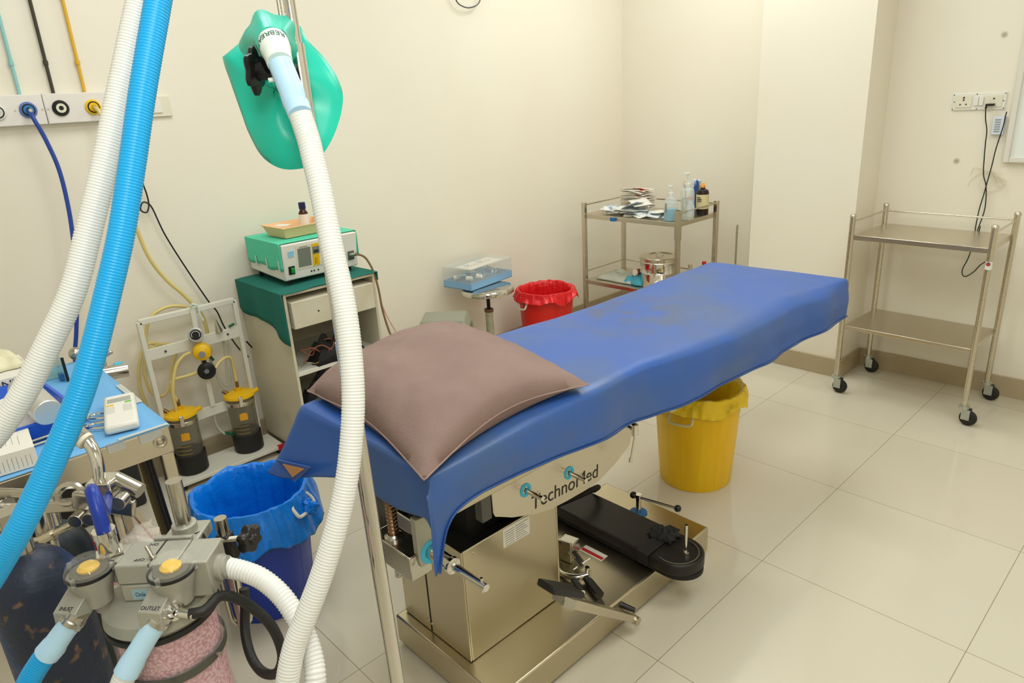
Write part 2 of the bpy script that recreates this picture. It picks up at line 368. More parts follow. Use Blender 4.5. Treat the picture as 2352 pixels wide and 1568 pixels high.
# ------------------------------------------------------------------ wall fittings, right wall
t = thing('socket_plate', 'white wall socket plate with a black plug in it', 'socket', (-.05, YB2, 1.33))
obj('plate', B().box((-.162, YB2-.008, 1.34), (.049, YB2, 1.415)), white, t, bevel=.003)
obj('socket_module', B().box((-.148, YB2-.012, 1.352), (-.083, YB2-.008, 1.403)), ivory, t, bevel=.001)
obj('socket_module', B().box((-.031, YB2-.012, 1.352), (.035, YB2-.008, 1.403)), ivory, t, bevel=.001)
obj('rocker', B().box((-.074, YB2-.014, 1.36), (-.057, YB2-.008, 1.397)).box((-.054, YB2-.016, 1.36), (-.037, YB2-.008, 1.397)), white, t, bevel=.001)
bh = B()
for x_, z_, r_ in ((-.116, 1.395, .004), (-.116, 1.385, .0035), (-.128, 1.366, .003), (-.104, 1.366, .003), (.003, 1.388, .0035)): bh.cyl((x_, YB2-.0135, z_), (x_, YB2-.008, z_), r_, n=12)
for x_, z_ in ((-.158, 1.346), (-.158, 1.408), (-.066, 1.409), (-.06, 1.345), (.044, 1.346), (.044, 1.409), (.04, 1.378), (-.154, 1.378)): bh.cyl((x_, YB2-.010, z_), (x_, YB2-.006, z_), .0022, n=8)
obj('pin_hole', bh, black, t)
t = thing('power_cord', 'long black power cord hanging from the plugged wall socket', 'cord', (0, YB2-.03, .57))
obj('plug', B().box((-.022, YB2-.035, 1.358), (.012, YB2-.012, 1.367)).cyl((-.017, YB2-.03, 1.362), (-.019, YB2-.03, 1.345), .004), black, t, bevel=.002)
obj('cord', B().tube([(-.019, YB2-.03, 1.347), (-.015, YB2-.02, 1.30), (-.003, YB2-.02, 1.25), (0, YB2-.02, 1.19), (.004, YB2-.02, 1.135), (.012, YB2-.02, 1.057), (.031, YB2-.02, .998), (.040, YB2-.02, .899), (.025, YB2-.02, .795), (.007, YB2-.02, .667), (-.011, YB2-.02, .60), (.003, YB2-.02, .569), (.036, YB2-.02, .595), (.061, YB2-.02, .635), (.09, YB2-.02, .66)], .0024, n=8), black, t)
obj('power_cord', B().tube([(.062, YB2-.02, 1.33), (.06, YB2-.022, 1.315), (.058, YB2-.022, 1.269), (.045, YB2-.022, 1.174), (.04, YB2-.022, 1.10), (.034, YB2-.022, 1.04), (.029, YB2-.026, .978), (.020, YB2-.026, .9), (.018, YB2-.026, .856), (.017, YB2-.026, .8), (.03, YB2-.05, .73), (.05, YB2-.09, .83)], .0024, n=8), black, label='second black cord crossing the first one, hanging by the small wall box', cat='cord')
t = thing('control_box', 'small pale blue-white control box under the wall socket', 'box', (.045, YB2, 1.23))
obj('case', B().box((.014, YB2-.022, 1.232), (.062, YB2, 1.312)), mat('pale blue plastic', rgb(214, 222, 232), .4), t, bevel=.003)
bq = B()
for i in range(6): bq.box((.024, YB2-.0235, 1.245+i*.010), (.046, YB2-.022, 1.249+i*.010))
obj('button_row', bq, greyprint, t)
ck = B(); random.seed(3)
for lp in ([(-.045, 1.0), (-.037, 1.026), (-.02, 1.045), (.012, 1.07), (.05, 1.066), (.075, 1.045), (.104, 1.03), (.09, 1.012), (.07, 1.03), (.054, 1.057)],
           [(-.04, 1.05), (-.03, 1.084), (.0, 1.078), (.03, 1.07), (.06, 1.05), (.09, 1.005), (.1, 1.015), (.085, 1.04), (.06, 1.062), (.04, 1.07)],
           [(.04, 1.07), (.055, 1.03), (.07, 1.01), (.09, 1.0), (.065, .985), (.04, .978), (.02, .985), (.004, 1.0), (-.0, 1.02)]):
    ck.tube([(a, YB2-.012-.004*(i % 2), c) for i, (a, c) in enumerate(lp)], .0016, n=6)
obj('wire_coil', ck, mat('cream wire', rgb(226, 216, 188), .5), label='coiled cream wire pinned on the wall below the socket', cat='wire')
t = thing('white_board', 'white framed board at the right edge on the wall', 'board', (.4, YB2, 1.11))
obj('frame', B().box((.078, YB2-.03, 1.112), (.102, YB2, 2.1)).box((.102, YB2-.03, 1.112), (.9, YB2, 1.136)).box((.9, YB2-.03, 1.112), (.92, YB2, 2.1)).box((.078, YB2-.03, 2.1), (.92, YB2, 2.12)), mat('board frame', rgb(226, 222, 210), .4), t, bevel=.003)
obj('panel', B().box((.102, YB2-.018, 1.136), (.9, YB2-.002, 2.1)), mat('board face', rgb(236, 240, 232), .25), t)

# ------------------------------------------------------------------ steel trolley, right
t = thing('instrument_trolley', 'empty round-legged steel trolley on black wheels by the right wall', 'trolley', (-.1, 2.28, 0))
C4 = [(-.388, 2.105), (.185, 2.095), (.187, 2.452), (-.37, 2.47)]
for (cx, cy) in C4:
    lg = obj('leg', B().cyl((cx, cy, .085), (cx, cy, .897), .0125, n=20).lathe([(.0145, 0), (.0145, .008), (.010, .014), (.001, .0155)], (cx, cy, .893)), steel, t)
    wy = -.02
    wx = .022
    obj('caster_fork', B().cyl((cx, cy, .078), (cx, cy, .09), .021).box((cx-.004, cy-.019, .03), (cx+wx+.008, cy-.015, .078)).box((cx-.004, cy+.015, .03), (cx+wx+.008, cy+.019, .078)).cyl((cx+wx, cy-.02, .036), (cx+wx, cy+.02, .036), .006), mat('zinc', rgb(190, 196, 192), .3, .9), lg)
    obj('caster_wheel', B().lathe([(.001, -.012), (.026, -.012), (.034, -.008), (.036, 0), (.034, .008), (.026, .012), (.001, .012)], (cx+wx, cy, .036), (0, 1, 0), 32), rubber, lg)
def quadshelf(name, z, h, par, m_=steelp):
    inn = [(C4[0][0]+.006, C4[0][1]+.002), (C4[1][0]-.006, C4[1][1]+.002), (C4[2][0]-.006, C4[2][1]-.002), (C4[3][0]+.006, C4[3][1]-.002)]
    obj(name, B().hexa([(a, b, z-h) for a, b in inn], [(a, b, z) for a, b in inn]), m_, par, bevel=.002)
quadshelf('upper_shelf', .808, .024, t); quadshelf('lower_shelf', .358, .018, t)
for i, j in ((0, 3), (3, 2), (2, 1)):
    a, b = C4[i], C4[j]; obj('rail', B().cyl((*a, .872), (*b, .872), .0045, n=12), steel, t)
a, b = C4[1]
obj('sticker', B().lathe([(.0129, 0), (.0129, .034)], (a, b, .72), n=24, cap=False), white, t, label='small white round-logo sticker')
obj('sticker_logo', B().cyl((a+.0, b-.0120, .744), (a+.0, b-.0137, .744), .0085, n=20), mat('logo grey', rgb(110, 110, 120), .5), t)
obj('sticker_mark', B().cyl((a, b-.0134, .744), (a, b-.0141, .744), .0058, n=20), redprint, t)

# ------------------------------------------------------------------ corner shelf trolley
t = thing('shelf_trolley', 'square-legged steel shelf trolley with bottles and packets in the corner', 'trolley', (-1.64, 2.22, 0))
x0, x1, y0, y1 = -1.985, -1.298, 2.03, 2.43
for (cx, cy) in ((x0, y0), (x1, y0), (x1, y1), (x0, y1)):
    obj('leg', B().box((cx-.0125, cy-.0125, .0), (cx+.0125, cy+.0125, .868)), steel, t, bevel=.002)
for z in (.798, .375):
    obj('shelf', B().box((x0, y0, z-.026), (x1, y1, z)), steelp, t, bevel=.002)
    for a, b_ in (((x0, y0), (x0, y1)), ((x0, y1), (x1, y1)), ((x1, y0), (x1, y1))):
        obj('rail', B().cyl((*a, z+.055), (*b_, z+.055), .005, n=10), steel, t)
obj('corner_strip', B().box((x1-.0145, y0-.0145, .70), (x1+.0145, y0+.0145, .868)), steelp, t)
obj('blue_sticker', B().box((-1.77, y0-.0135, .772), (-1.735, y0-.001, .792)), blueprint, t)
# bottles and things on it
ZS = .798
t = thing('pump_bottle', 'clear pump bottle half full of blue liquid on the trolley', 'bottle', (-1.385, 2.08, ZS))
bx, by = -1.385, 2.085
obj('bottle_body', B().lathe([(.002, 0), (.036, 0), (.038, .006), (.038, .10), (.034, .118), (.016, .132), (.013, .14)], (bx, by, ZS+.001)), mat('milky clear plastic', rgb(222, 230, 224), .2, alpha=.4), t)
obj('liquid', B().lathe([(.002, .002), (.0355, .002), (.0355, .066), (.002, .066)], (bx, by, ZS+.001)), mat('blue liquid', rgb(10, 178, 214), .15), t)
obj('pump', B().cyl((bx, by, ZS+.14), (bx, by, ZS+.158), .0135).cyl((bx, by, ZS+.158), (bx, by, ZS+.185), .006).box((bx-.02, by-.008, ZS+.185), (bx+.008, by+.008, ZS+.196)), mat('frosted white', rgb(228, 234, 228), .3), t, bevel=.001)
obj('print', B().box((bx-.012, by-.0385, ZS+.05), (bx-.002, by-.036, ZS+.10)), greyprint, t)
bx, by = -1.318, 2.15
t = thing('pump_bottle', 'tall empty milky pump bottle behind the front post of the trolley', 'bottle', (bx, by, ZS))
obj('bottle_body', B().lathe([(.002, 0), (.037, 0), (.039, .006), (.039, .15), (.035, .168), (.016, .18), (.013, .19)], (bx, by, ZS+.001)), MATS['milky clear plastic'], t)
obj('pump', B().cyl((bx, by, ZS+.19), (bx, by, ZS+.205), .0135).cyl((bx, by, ZS+.205), (bx, by, ZS+.25), .005).box((bx-.006, by-.035, ZS+.25), (bx+.006, by+.008, ZS+.262)), MATS['frosted white'], t, bevel=.001)
obj('liquid', B().lathe([(.002, .002), (.036, .002), (.036, .022), (.002, .022)], (bx, by, ZS+.001)), mat('pale liquid', rgb(214, 212, 190), .1, alpha=.6), t)
bx, by = -1.335, 2.335
t = thing('antiseptic_bottle', 'dark brown bottle with cream label and orange cap', 'bottle', (bx, by, ZS))
obj('bottle_body', B().lathe([(.002, 0), (.034, 0), (.036, .005), (.036, .125), (.032, .14), (.014, .15), (.014, .156)], (bx, by, ZS+.001)), mat('dark brown bottle', rgb(36, 22, 20), .25), t)
obj('cap', B().lathe([(.002, .156), (.015, .156), (.015, .168), (.011, .172), (.01, .18), (.002, .18)], (bx, by, ZS+.001)), mat('orange cap', rgb(236, 160, 70), .4), t)
obj('bottle_label', B().lathe([(.0365, .035), (.0365, .118)], (bx, by, ZS+.001), cap=False), mat('cream label', rgb(222, 210, 160), .6), t)
bl = B()
for i, w_ in enumerate((.03, .04, .036)): bl.box((bx-.012, by-.0385, ZS+.10-i*.010), (bx-.012+w_*.7, by-.036, ZS+.104-i*.010))
obj('print', bl, print_, t)
bx, by = -1.365, 2.26
t = thing('dropper_bottle', 'small white bottle with red cap beside the brown bottle', 'bottle', (bx, by, ZS))
obj('bottle_body', B().lathe([(.002, 0), (.021, 0), (.022, .004), (.022, .055), (.013, .072), (.012, .094)], (bx, by, ZS+.001)), mat('bluish white plastic', rgb(206, 212, 220), .35), t)
obj('cap', B().lathe([(.002, .094), (.0135, .094), (.0135, .112), (.002, .112)], (bx, by, ZS+.001)), redprint, t)
obj('medicine_box', B().box((-1.452, 2.385, ZS+.002), (-1.405, 2.415, ZS+.19), R=Matrix.Rotation(.12, 3, 'Y')), mat('blue white carton', rgb(214, 222, 232), .5, col2=rgb(40, 80, 150), nscale=9, nfac=(.5, .54), stretch=(4, 4, .4)), label='tall blue and white carton behind the brown bottle', cat='box', bevel=.001)
bx, by = -1.43, 2.32
t = thing('instrument_jar', 'steel jar holding forceps and scissors behind the bottles', 'jar', (bx, by, ZS))
obj('jar_body', B().lathe([(.002, 0), (.03, 0), (.03, .09), (.028, .09), (.028, .004), (.002, .004)], (bx, by, ZS+.001)), steel, t)
for q, (dx, dy, h) in enumerate(((-.01, .0, .16), (.012, .008, .15), (0, -.012, .17))):
    o_ = obj('forceps', B().cyl((bx, by, ZS+.01), (bx+dx*2, by+dy*2, ZS+h), .0022, n=8).tube([(bx+dx*2+.012*math.cos(a*PI/4), by+dy*2, ZS+h+.012+.012*math.sin(a*PI/4)) for a in range(9)], .0018, n=6, step=.003), chrome, t)
# packets
random.seed(11)
pm = [mat('sachet white', rgb(232, 230, 220), .5), mat('sachet grey blue', rgb(176, 196, 208), .5, col2=rgb(228, 230, 226), nscale=30, nfac=(.45, .55)),
      mat('sachet red edge', rgb(232, 224, 208), .5, col2=rgb(200, 90, 60), nscale=22, nfac=(.58, .62)), mat('sachet blue print', rgb(230, 232, 230), .5, col2=rgb(40, 120, 180), nscale=20, nfac=(.6, .64))]
def sachet(x, y, z, w_, l_, rz, tilt, m_, lab, grp, r2=0):
    b = B(); n_ = 6; rows = []
    for i in range(n_+1):
        rows.append([(w_*(i/n_-.5), l_*(j/n_-.5), .004*math.sin(3*i/n_+rz*5)+.004*math.cos(4*j/n_+rz*3)) for j in range(n_+1)])
    b.grid(rows)
    b.bm.transform(Matrix.Translation((x, y, z)) @ Matrix.Rotation(rz, 4, 'Z') @ Matrix.Rotation(tilt, 4, 'X') @ Matrix.Rotation(r2, 4, 'Y'))
    return obj('sachet', b, m_, label=lab, cat='packet', group=grp, solid=.003, smooth=60)
for k in range(30):
    a = random.random(); x_ = -1.86+.40*a; y_ = 2.09+.07*random.random()+.02*(k % 3)
    z_ = ZS+.010+.0022*(k % 15)
    sachet(x_, y_, z_, .075, .115, random.uniform(-1.1, 1.1)+1.2, random.uniform(-.12, .12), pm[[0, 1, 3, 0, 1][k % 5]],
           'flat white and blue sachet in the spread heap on the corner trolley', 'sachets in the front heap on the corner trolley', random.uniform(-.1, .1))
for k in range(16):
    sachet(-1.80+.03*random.random(), 2.29+.03*random.random(), ZS+.010+.0082*k, .12, .19, 1.45+random.uniform(-.3, .3), random.uniform(-.08, .08), pm[[2, 0, 2][k % 3]],
           'white paper sachet with orange-red edge in the tall rear pile', 'red-edged sachets piled at the back of the corner trolley', random.uniform(-.06, .06))
sachet(-1.66, 2.17, ZS+.075, .11, .16, .9, .05, pm[0], 'crumpled pale paper packet lying over the front heap', None)
sachet(-1.69, 2.12, ZS+.055, .10, .14, 1.3, -.45, mat('packet bright blue', rgb(226, 232, 236), .5, col2=rgb(30, 110, 180), nscale=14, nfac=(.55, .57)), 'folded white packet with bright blue print leaning on the heap', None)
# lower shelf
ZL = .375
bx, by = -1.525, 2.185
t = thing('steel_drum', 'round stainless steel sterilising drum with clasp on the lower shelf', 'drum', (bx, by, ZL))
obj('drum_body', B().lathe([(.002, 0), (.114, 0), (.116, .004), (.116, .085), (.118, .088), (.116, .091), (.116, .15), (.118, .153), (.116, .156), (.116, .168)], (bx, by, ZL+.001), n=48), chrome, t)
obj('lid', B().lathe([(.119, .158), (.120, .178), (.115, .183), (.084, .183), (.08, .179), (.002, .179)], (bx, by, ZL+.001), n=48), steelp, t)
obj('handle', B().tube([(bx-.025, by, ZL+.18), (bx-.02, by, ZL+.196), (bx+.02, by, ZL+.196), (bx+.025, by, ZL+.18)], .0035, n=8), chrome, t)
obj('clasp', B().box((bx+.03, by-.124, ZL+.10), (bx+.052, by-.111, ZL+.15)).tube([(bx+.03, by-.124, ZL+.09), (bx+.035, by-.126, ZL+.075), (bx+.046, by-.126, ZL+.075), (bx+.052, by-.124, ZL+.09), (bx+.05, by-.124, ZL+.13)], .003, n=8), steel, t, bevel=.002)
for bx, by, m_, c_, lab in ((-1.345, 2.24, clear, steel, 'small clear bottle with bare neck right of the steel drum'), (-1.318, 2.35, MATS['bluish white plastic'], redprint, 'small bottle with bright red cap right of the steel drum')):
    t = thing('vial', lab, 'bottle', (bx, by, ZL))
    obj('bottle_body', B().lathe([(.002, 0), (.026, 0), (.027, .004), (.027, .085), (.012, .105), (.011, .118)], (bx, by, ZL+.001)), m_, t)
    obj('cap', B().lathe([(.002, .118), (.0125, .118), (.0125, .137), (.002, .137)], (bx, by, ZL+.001)), c_, t)
    obj('bottle_label', B().lathe([(.0275, .02), (.0275, .065)], (bx, by, ZL+.001), cap=False), paper, t)
t = thing('brown_roll', 'brown roll with white end lying left of the steel drum', 'roll', (-1.66, 2.2, ZL))
obj('roll', B().cyl((-1.66, 2.13, ZL+.07), (-1.60, 2.27, ZL+.075), .02), mat('brown wrap', rgb(140, 72, 44), .5), t)
obj('roll_end', B().cyl((-1.664, 2.12, ZL+.07), (-1.66, 2.131, ZL+.07), .0205), white, t, label='white end')
def crumple(cx, cy, cz, sx, sy, h, seed, n_=14):
    rows = []
    for i in range(n_+1):
        r = []
        for j in range(n_+1):
            u, v = i/n_*2-1, j/n_*2-1
            e = max(0, 1-max(abs(u), abs(v))**3)
            z = h*e*(.45+.8*abs(noise.noise(Vector((u*2.3+seed, v*2.3, seed)))))
            r.append((cx+sx*u+.012*noise.noise(Vector((v*3, seed, u))), cy+sy*v+.012*noise.noise(Vector((u*3, v, seed))), cz+z))
        rows.append(r)
    return B().grid(rows)
obj('plastic_bag', crumple(-1.80, 2.16, ZL+.004, .14, .085, .06, 2.2), mat('milky film', rgb(214, 216, 200), .3, alpha=.75), label='milky plastic bag lying on the lower shelf of the corner trolley', cat='bag', solid=.001, smooth=60)
obj('drape_pack', crumple(-1.655, 2.14, ZL+.004, .085, .06, .055, 5.5), mat('pale teal film', rgb(70, 165, 185), .45), label='teal wrapped pack beneath the brown roll on the lower shelf', cat='pack', solid=.001, smooth=60)
t = thing('iv_stand', 'thin steel rod stand against the back wall behind the bed', 'stand', (-1.24, 2.6, 0))
obj('rod', B().cyl((-1.25, 2.6, .03), (-1.25, 2.6, .70), .006, n=12), steel, t)
obj('base', B().lathe([(.002, 0), (.09, 0), (.09, .012), (.02, .03), (.002, .03)], (-1.25, 2.6, 0)), greyd, t)

# ------------------------------------------------------------------ bins
def binset(kind, loc, m_, mbag, r0, r1, h, hands, lab, blab, seed, hm=white, rimh=.05, flap=.012):
    x_, y_, z_ = loc
    t = thing(kind, lab, 'bin', loc)
    prof = [(.002, .0), (r0-.004, .0), (r0, .006), (r1, h-.03), (r1+.006, h-.028), (r1+.007, h), (r1-.001, h), (r1-.003, h-.03), (r0-.006, .01), (.002, .01)]
    obj('bin_body', B().lathe(prof, loc, n=56), m_, t)
    bb_ = B()
    for a in [k*2*PI/14 for k in range(14)]:
        c_, s_ = math.cos(a), math.sin(a)
        bb_.cyl((x_+r0*c_, y_+r0*s_, z_+.02), (x_+(r1-.002)*c_, y_+(r1-.002)*s_, z_+h-.04), .0018, n=6)
    obj('rib', bb_, m_, t)
    for a, dz in hands:
        d = Vector((math.cos(a), math.sin(a), 0)); e = Vector((-math.sin(a), math.cos(a), 0)); c = Vector((x_, y_, z_+h-.065+dz))+d*(r1+.004)
        obj('bin_handle', B().tube([c+e*.04+Vector((0, 0, .018)), c+e*.046+d*.012, c+e*.04+d*.022-Vector((0, 0, .016)), c+d*.025-Vector((0, 0, .02)), c-e*.04+d*.022-Vector((0, 0, .016)), c-e*.046+d*.012, c-e*.04+Vector((0, 0, .018)), c+Vector((0, 0, .022)), c+e*.04+Vector((0, 0, .018))], .0055, n=8), hm, t)
    rows = []; n_ = 144
    prof2 = [(r1+.012+flap, -rimh), (r1+.016+flap*.6, -rimh*.5), (r1+.013, -.008), (r1+.006, .012), (r1-.006, .010), (r1-.014, -.02), (r1-.022, -.09), (r0-.004, -h*.6), (r0-.03, -h+.03), (.02, -h+.03)]
    for i, (r, dz) in enumerate(prof2):
        row = []
        for k in range(n_):
            a = 2*PI*k/n_; nn = noise.noise(Vector((math.cos(a)*2.2+seed, math.sin(a)*2.2, i*.35))); n2 = noise.noise(Vector((math.cos(a)*6+seed, math.sin(a)*6, i*.5+3)))
            n3 = .35-abs(noise.noise(Vector((math.cos(a)*5+seed, math.sin(a)*5, i*.55)))); n4 = noise.noise(Vector((math.cos(a)*14+seed, math.sin(a)*14, i*.8))); rr_ = r+.012*nn*(1 if i < 4 else .8)+.009*n2+.02*n3+.005*n4 - (.012*max(0, n2) if 4 < i < 8 else 0)
            zz = dz + (.04*nn+.012*n2 if i < 2 else .010*nn+.006*n2 if i < 5 else .01*nn)
            if i < 6: rr_ = max(rr_, r1+.009+.004*n4) if i < 4 else min(rr_, r1-.003)
            row.append((x_+rr_*math.cos(a), y_+rr_*math.sin(a), max(z_+h+zz, z_+.016)))
        rows.append(row)
    obj('bin_liner', B().grid(rows, wrap=True), mbag, label=blab, cat='bag', smooth=70, solid=.0006, sub=1)
    return t
binset('waste_bin', (-.471, .935, 0), yelbin, yelbag, .142, .168, .40, [(-1.35, 0)], 'yellow ribbed waste bin standing under the foot end of the bed', 'yellow bag lining the yellow bin', 1.3, hm=mat('cream handle', rgb(226, 214, 160), .4), rimh=.055)
binset('waste_bin', (-1.95, 1.62, 0), redbin, redbag, .142, .165, .41, [(-1.75, 0)], 'red waste bin between the metal stool and the corner trolley', 'red bag lining the red bin', 4.1, rimh=.045, flap=.018)
binset('waste_bin', (-1.1, -.625, 0), blubin, blubag, .140, .166, .40, [(.55, .03)], 'blue waste bin on the floor beside the head of the bed', 'bright blue bag lining the blue bin', 7.7, rimh=.12, flap=.03)
bk = obj('bag_knot', crumple(0, 0, 0, .028, .02, .03, 3.), blubag, label='knotted blue bag corner poking out at the bin handle', cat='bag', smooth=60, solid=.002)
bk.location = (-.935, -.515, .355); bk.rotation_euler = (.8, .3, .4)

# ------------------------------------------------------------------ revolving stool, box, grey stool
sx, sy = -1.99, 1.19
t = thing('revolving_stool', 'round metal stool holding a clear box against the left wall', 'stool', (sx, sy, 0))
obj('seat', B().lathe([(.002, .497), (.12, .497), (.145, .492), (.152, .48), (.15, .466), (.143, .462), (.002, .470)][::-1], (sx, sy, .02), n=48), chrome, t)
obj('screw', B().rings([Vector((sx, sy, .37+.004*i)) for i in range(28)], [(.0115 if i % 2 else .0095) for i in range(28)], 14), blackm, t)
cast = mat('worn grey paint', rgb(178, 176, 148), .5, bump=.15, bscale=50, col2=rgb(140, 138, 116), nscale=20)
obj('hub', B().cyl((sx, sy, .20), (sx, sy, .375), .022), cast, t)
obj('collar', B().cyl((sx, sy, .368), (sx, sy, .385), .026), mat('rusty collar', rgb(110, 80, 54), .6), t)
for k in range(3):
    a = 2.2*k*PI/3.3+.5; d = Vector((math.cos(a), math.sin(a), 0))
    obj('leg', B().tube([Vector((sx, sy, .22))+d*.01, Vector((sx, sy, .20))+d*.06, Vector((sx, sy, .12))+d*.15, Vector((sx, sy, .012))+d*.2], .013, n=12), cast, t)
def boxbasis(o, ex, ey):
    return frame(o, ex, ey)
Mx = frame((-1.975, 1.085, .52), (-.22, -.055, 0), (.0, 1, 0))
Mx = Matrix.Translation((-1.975, 1.062, .519)) @ Matrix.Rotation(math.radians(8), 4, 'Z')
t = thing('clear_box', 'clear plastic box of tubing with a light blue base on the metal stool', 'box', (-2.08, 1.2, .519))
bM = Mx @ Matrix.Translation((-.21, 0, 0))
b = B(bM); b.box((0, 0, 0), (.21, .36, .004)); b.box((0, 0, 0), (.004, .36, .04)); b.box((.206, 0, 0), (.21, .36, .04)); b.box((.004, 0, 0), (.206, .004, .04)); b.box((.004, .356, 0), (.206, .36, .04))
obj('tray_base', b, mat('light blue plastic', rgb(132, 178, 216), .4), t, label='light blue base tray')
b = B(bM); b.box((-.002, -.002, .04), (.0, .362, .115)); b.box((.21, -.002, .04), (.212, .362, .115)); b.box((0, -.002, .04), (.21, 0, .115)); b.box((0, .36, .04), (.21, .362, .115)); b.box((-.002, -.002, .115), (.212, .362, .117))
obj('cover', b, mat('clear cover', rgb(232, 234, 224), .15, alpha=.2), t, label='clear cover')
obj('paper_insert', B(bM).box((.05, .05, .104), (.17, .33, .108)), paper, t)
b = B(bM)
for k in range(9): b.box((.10, .075+.025*k, .108), (.132, .079+.025*k, .1086)).box((.10, .075+.025*k, .108), (.104, .090+.025*k, .1086))
obj('print', b, mat('orange red print', rgb(206, 120, 86), .6), t)
t2 = thing('tubing_bundle', 'bundle of clear tubing and white connectors inside the clear box', 'tubing', (-2.08, 1.2, .53))
b = B(bM)
for k in range(7):
    cx_, cy_ = .10+.04*math.sin(k*2.1), .07+.035*k; r_ = .035
    b.tube([(min(.195, max(.015, cx_+r_*math.cos(a*.7)*1.3)), max(.012, min(.345, cy_+r_*math.sin(a*.7)*1.2)), .035+.018*(k % 3)+.005*a) for a in range(9)], .0055, n=8)
obj('tube', b, mat('grey blue tube', rgb(176, 204, 226), .35), t2)
b = B(bM)
for k, (px_, py_) in enumerate(((.06, .03), (.15, .03), (.18, .08))): b.cyl((px_, py_, .05+.008*k), (px_+.03, py_+.016, .06), .015, .010, n=14)
obj('connector', b, white, t2)
gm = mat('grey plastic', rgb(150, 150, 132), .6, bump=.05, bscale=40)
t = thing('foot_stool', 'grey plastic stool partly hidden behind the pillow', 'stool', (-1.87, .82, 0))
Mg = Matrix.Translation((-1.90, .80, 0)) @ Matrix.Rotation(math.radians(44), 4, 'Z')
obj('seat', B(Mg).hexa([(-.135, -.11, .40), (.135, -.11, .40), (.135, .11, .40), (-.135, .11, .40)], [(-.11, -.085, .46), (.11, -.085, .46), (.11, .085, .46), (-.11, .085, .46)]), gm, t, bevel=.008)
for sx_ in (-1, 1):
    for sy_ in (-1, 1):
        obj('leg', B(Mg).hexa([(sx_*.16-.02, sy_*.13-.02, 0), (sx_*.16+.02, sy_*.13-.02, 0), (sx_*.16+.02, sy_*.13+.02, 0), (sx_*.16-.02, sy_*.13+.02, 0)],
                              [(sx_*.115-.02, sy_*.09-.02, .40), (sx_*.115+.02, sy_*.09-.02, .40), (sx_*.115+.02, sy_*.09+.02, .40), (sx_*.115-.02, sy_*.09+.02, .40)]), gm, t)

# ------------------------------------------------------------------ cabinet with electrosurgical unit
CX0, CX1, CY0, CY1, CT = -2.23, -1.79, -.10, .345, .80
t = thing('equipment_cabinet', 'off-white metal cabinet with drawer and open shelves by the left wall', 'cabinet', (-2.0, .12, 0))
cb = B(); th = .012
cb.box((CX0, CY0, .04), (CX1, CY0+th, CT)); cb.box((CX0, CY1-th, .04), (CX1, CY1, CT)); cb.box((CX0, CY0+th, .04), (CX0+th, CY1-th, CT)); cb.box((CX0+th, CY0+th, CT-th), (CX1, CY1-th, CT)); cb.box((CX0+th, CY0+th, .04), (CX1, CY1-th, .055))
obj('body', cb, offw, t, bevel=.001)
for z in (.43, .22): obj('shelf', B().box((CX0+th, CY0+th, z), (CX1-.003, CY1-th, z+.014)), whitem, t)
dr = obj('drawer', B().box((CX0+.05, CY0+.022, .645), (CX1+.016, CY1-.022, .762)), offw, t, bevel=.003)
obj('screw_hole', B().cyl((CX1+.0155, .04, .70), (CX1+.0168, .04, .70), .004, n=12).cyl((CX1+.0155, .11, .70), (CX1+.0168, .11, .70), .004, n=12), black, dr)
for (cx, cy) in ((CX0+.04, CY0+.04), (CX1-.04, CY0+.04), (CX1-.04, CY1-.04), (CX0+.04, CY1-.04)):
    obj('caster', B().lathe([(.002, -.01), (.017, -.01), (.02, 0), (.017, .01), (.002, .01)], (cx, cy, .02), (0, 1, 0)), black, t)
# green cloth over top and side
def cloth():
    rows = []; n_ = 30
    ys = []
    # down the left side (y = CY0), over the top, slightly down the far side
    for i in range(n_+1):
        u = i/n_; x_ = CX0-.005+(CX1-CX0+.015)*u; r = []
        hang = .13+.06*u+.012*math.sin(u*9)+ (.03*max(0, u-.75)*4)
        for k in range(8):
            q = k/7.; r.append((x_+.004*math.sin(q*3+u*20), CY0-.008-.006*math.sin(u*16)*(1-q)-.004, CT+.004-hang*(1-q)))
        for k in range(1, 22):
            q = k/21.; r.append((x_ + (.004*math.sin(q*14) if u > .95 else 0), CY0-.006+(CY1-CY0+.016)*q, CT+.005+.002*math.sin(q*10+u*4)))
        for k in range(1, 4):
            r.append((x_, CY1+.012, CT+.003-.012*k))
        rows.append(r)
    return B().grid(rows)
gc = mat('dark green cloth', rgb(26, 112, 100), .9, bump=.3, bscale=300)
obj('green_cloth', cloth(), gc, label='dark green cloth draped over the top of the white cabinet', cat='cloth', solid=.003, smooth=60)
# front valance of cloth
# ESU
EX0, EX1, EY0, EY1, EZ0, EZ1 = -2.215, -1.865, -.035, .325, .832, .985
t = thing('electrosurgical_unit', 'white electrosurgical unit with grey screen and green switch', 'medical device', (-2.04, .14, .81))
obj('housing', B().hexa([(EX0, EY0, EZ0+.01), (EX1-.02, EY0, EZ0-.005), (EX1-.02, EY1, EZ0-.005), (EX0, EY1, EZ0+.01)], [(EX0, EY0, EZ1), (EX1, EY0, EZ1), (EX1, EY1, EZ1), (EX0, EY1, EZ1)]), mat('device white', rgb(232, 230, 220), .35), t, bevel=.006)
ff = Matrix.Translation((EX1-.02, EY0, EZ0)) @ Matrix.Rotation(math.atan2(.02, .158), 4, 'Y')
def fb(y0_, z0_, y1_, z1_, d0=.0, d1=.003): return B(ff).box((d0, y0_, z0_), (d1, y1_, z1_))
obj('display', fb(.068, .046, .128, .128), mat('lcd grey', rgb(122, 130, 118), .25), t)
obj('front_panel', fb(.06, .036, .215, .142, 0, .002), mat('panel cream', rgb(228, 224, 206), .4), t)
obj('yellow_panel', fb(.136, .04, .168, .138, 0, .0032), yellow, t)
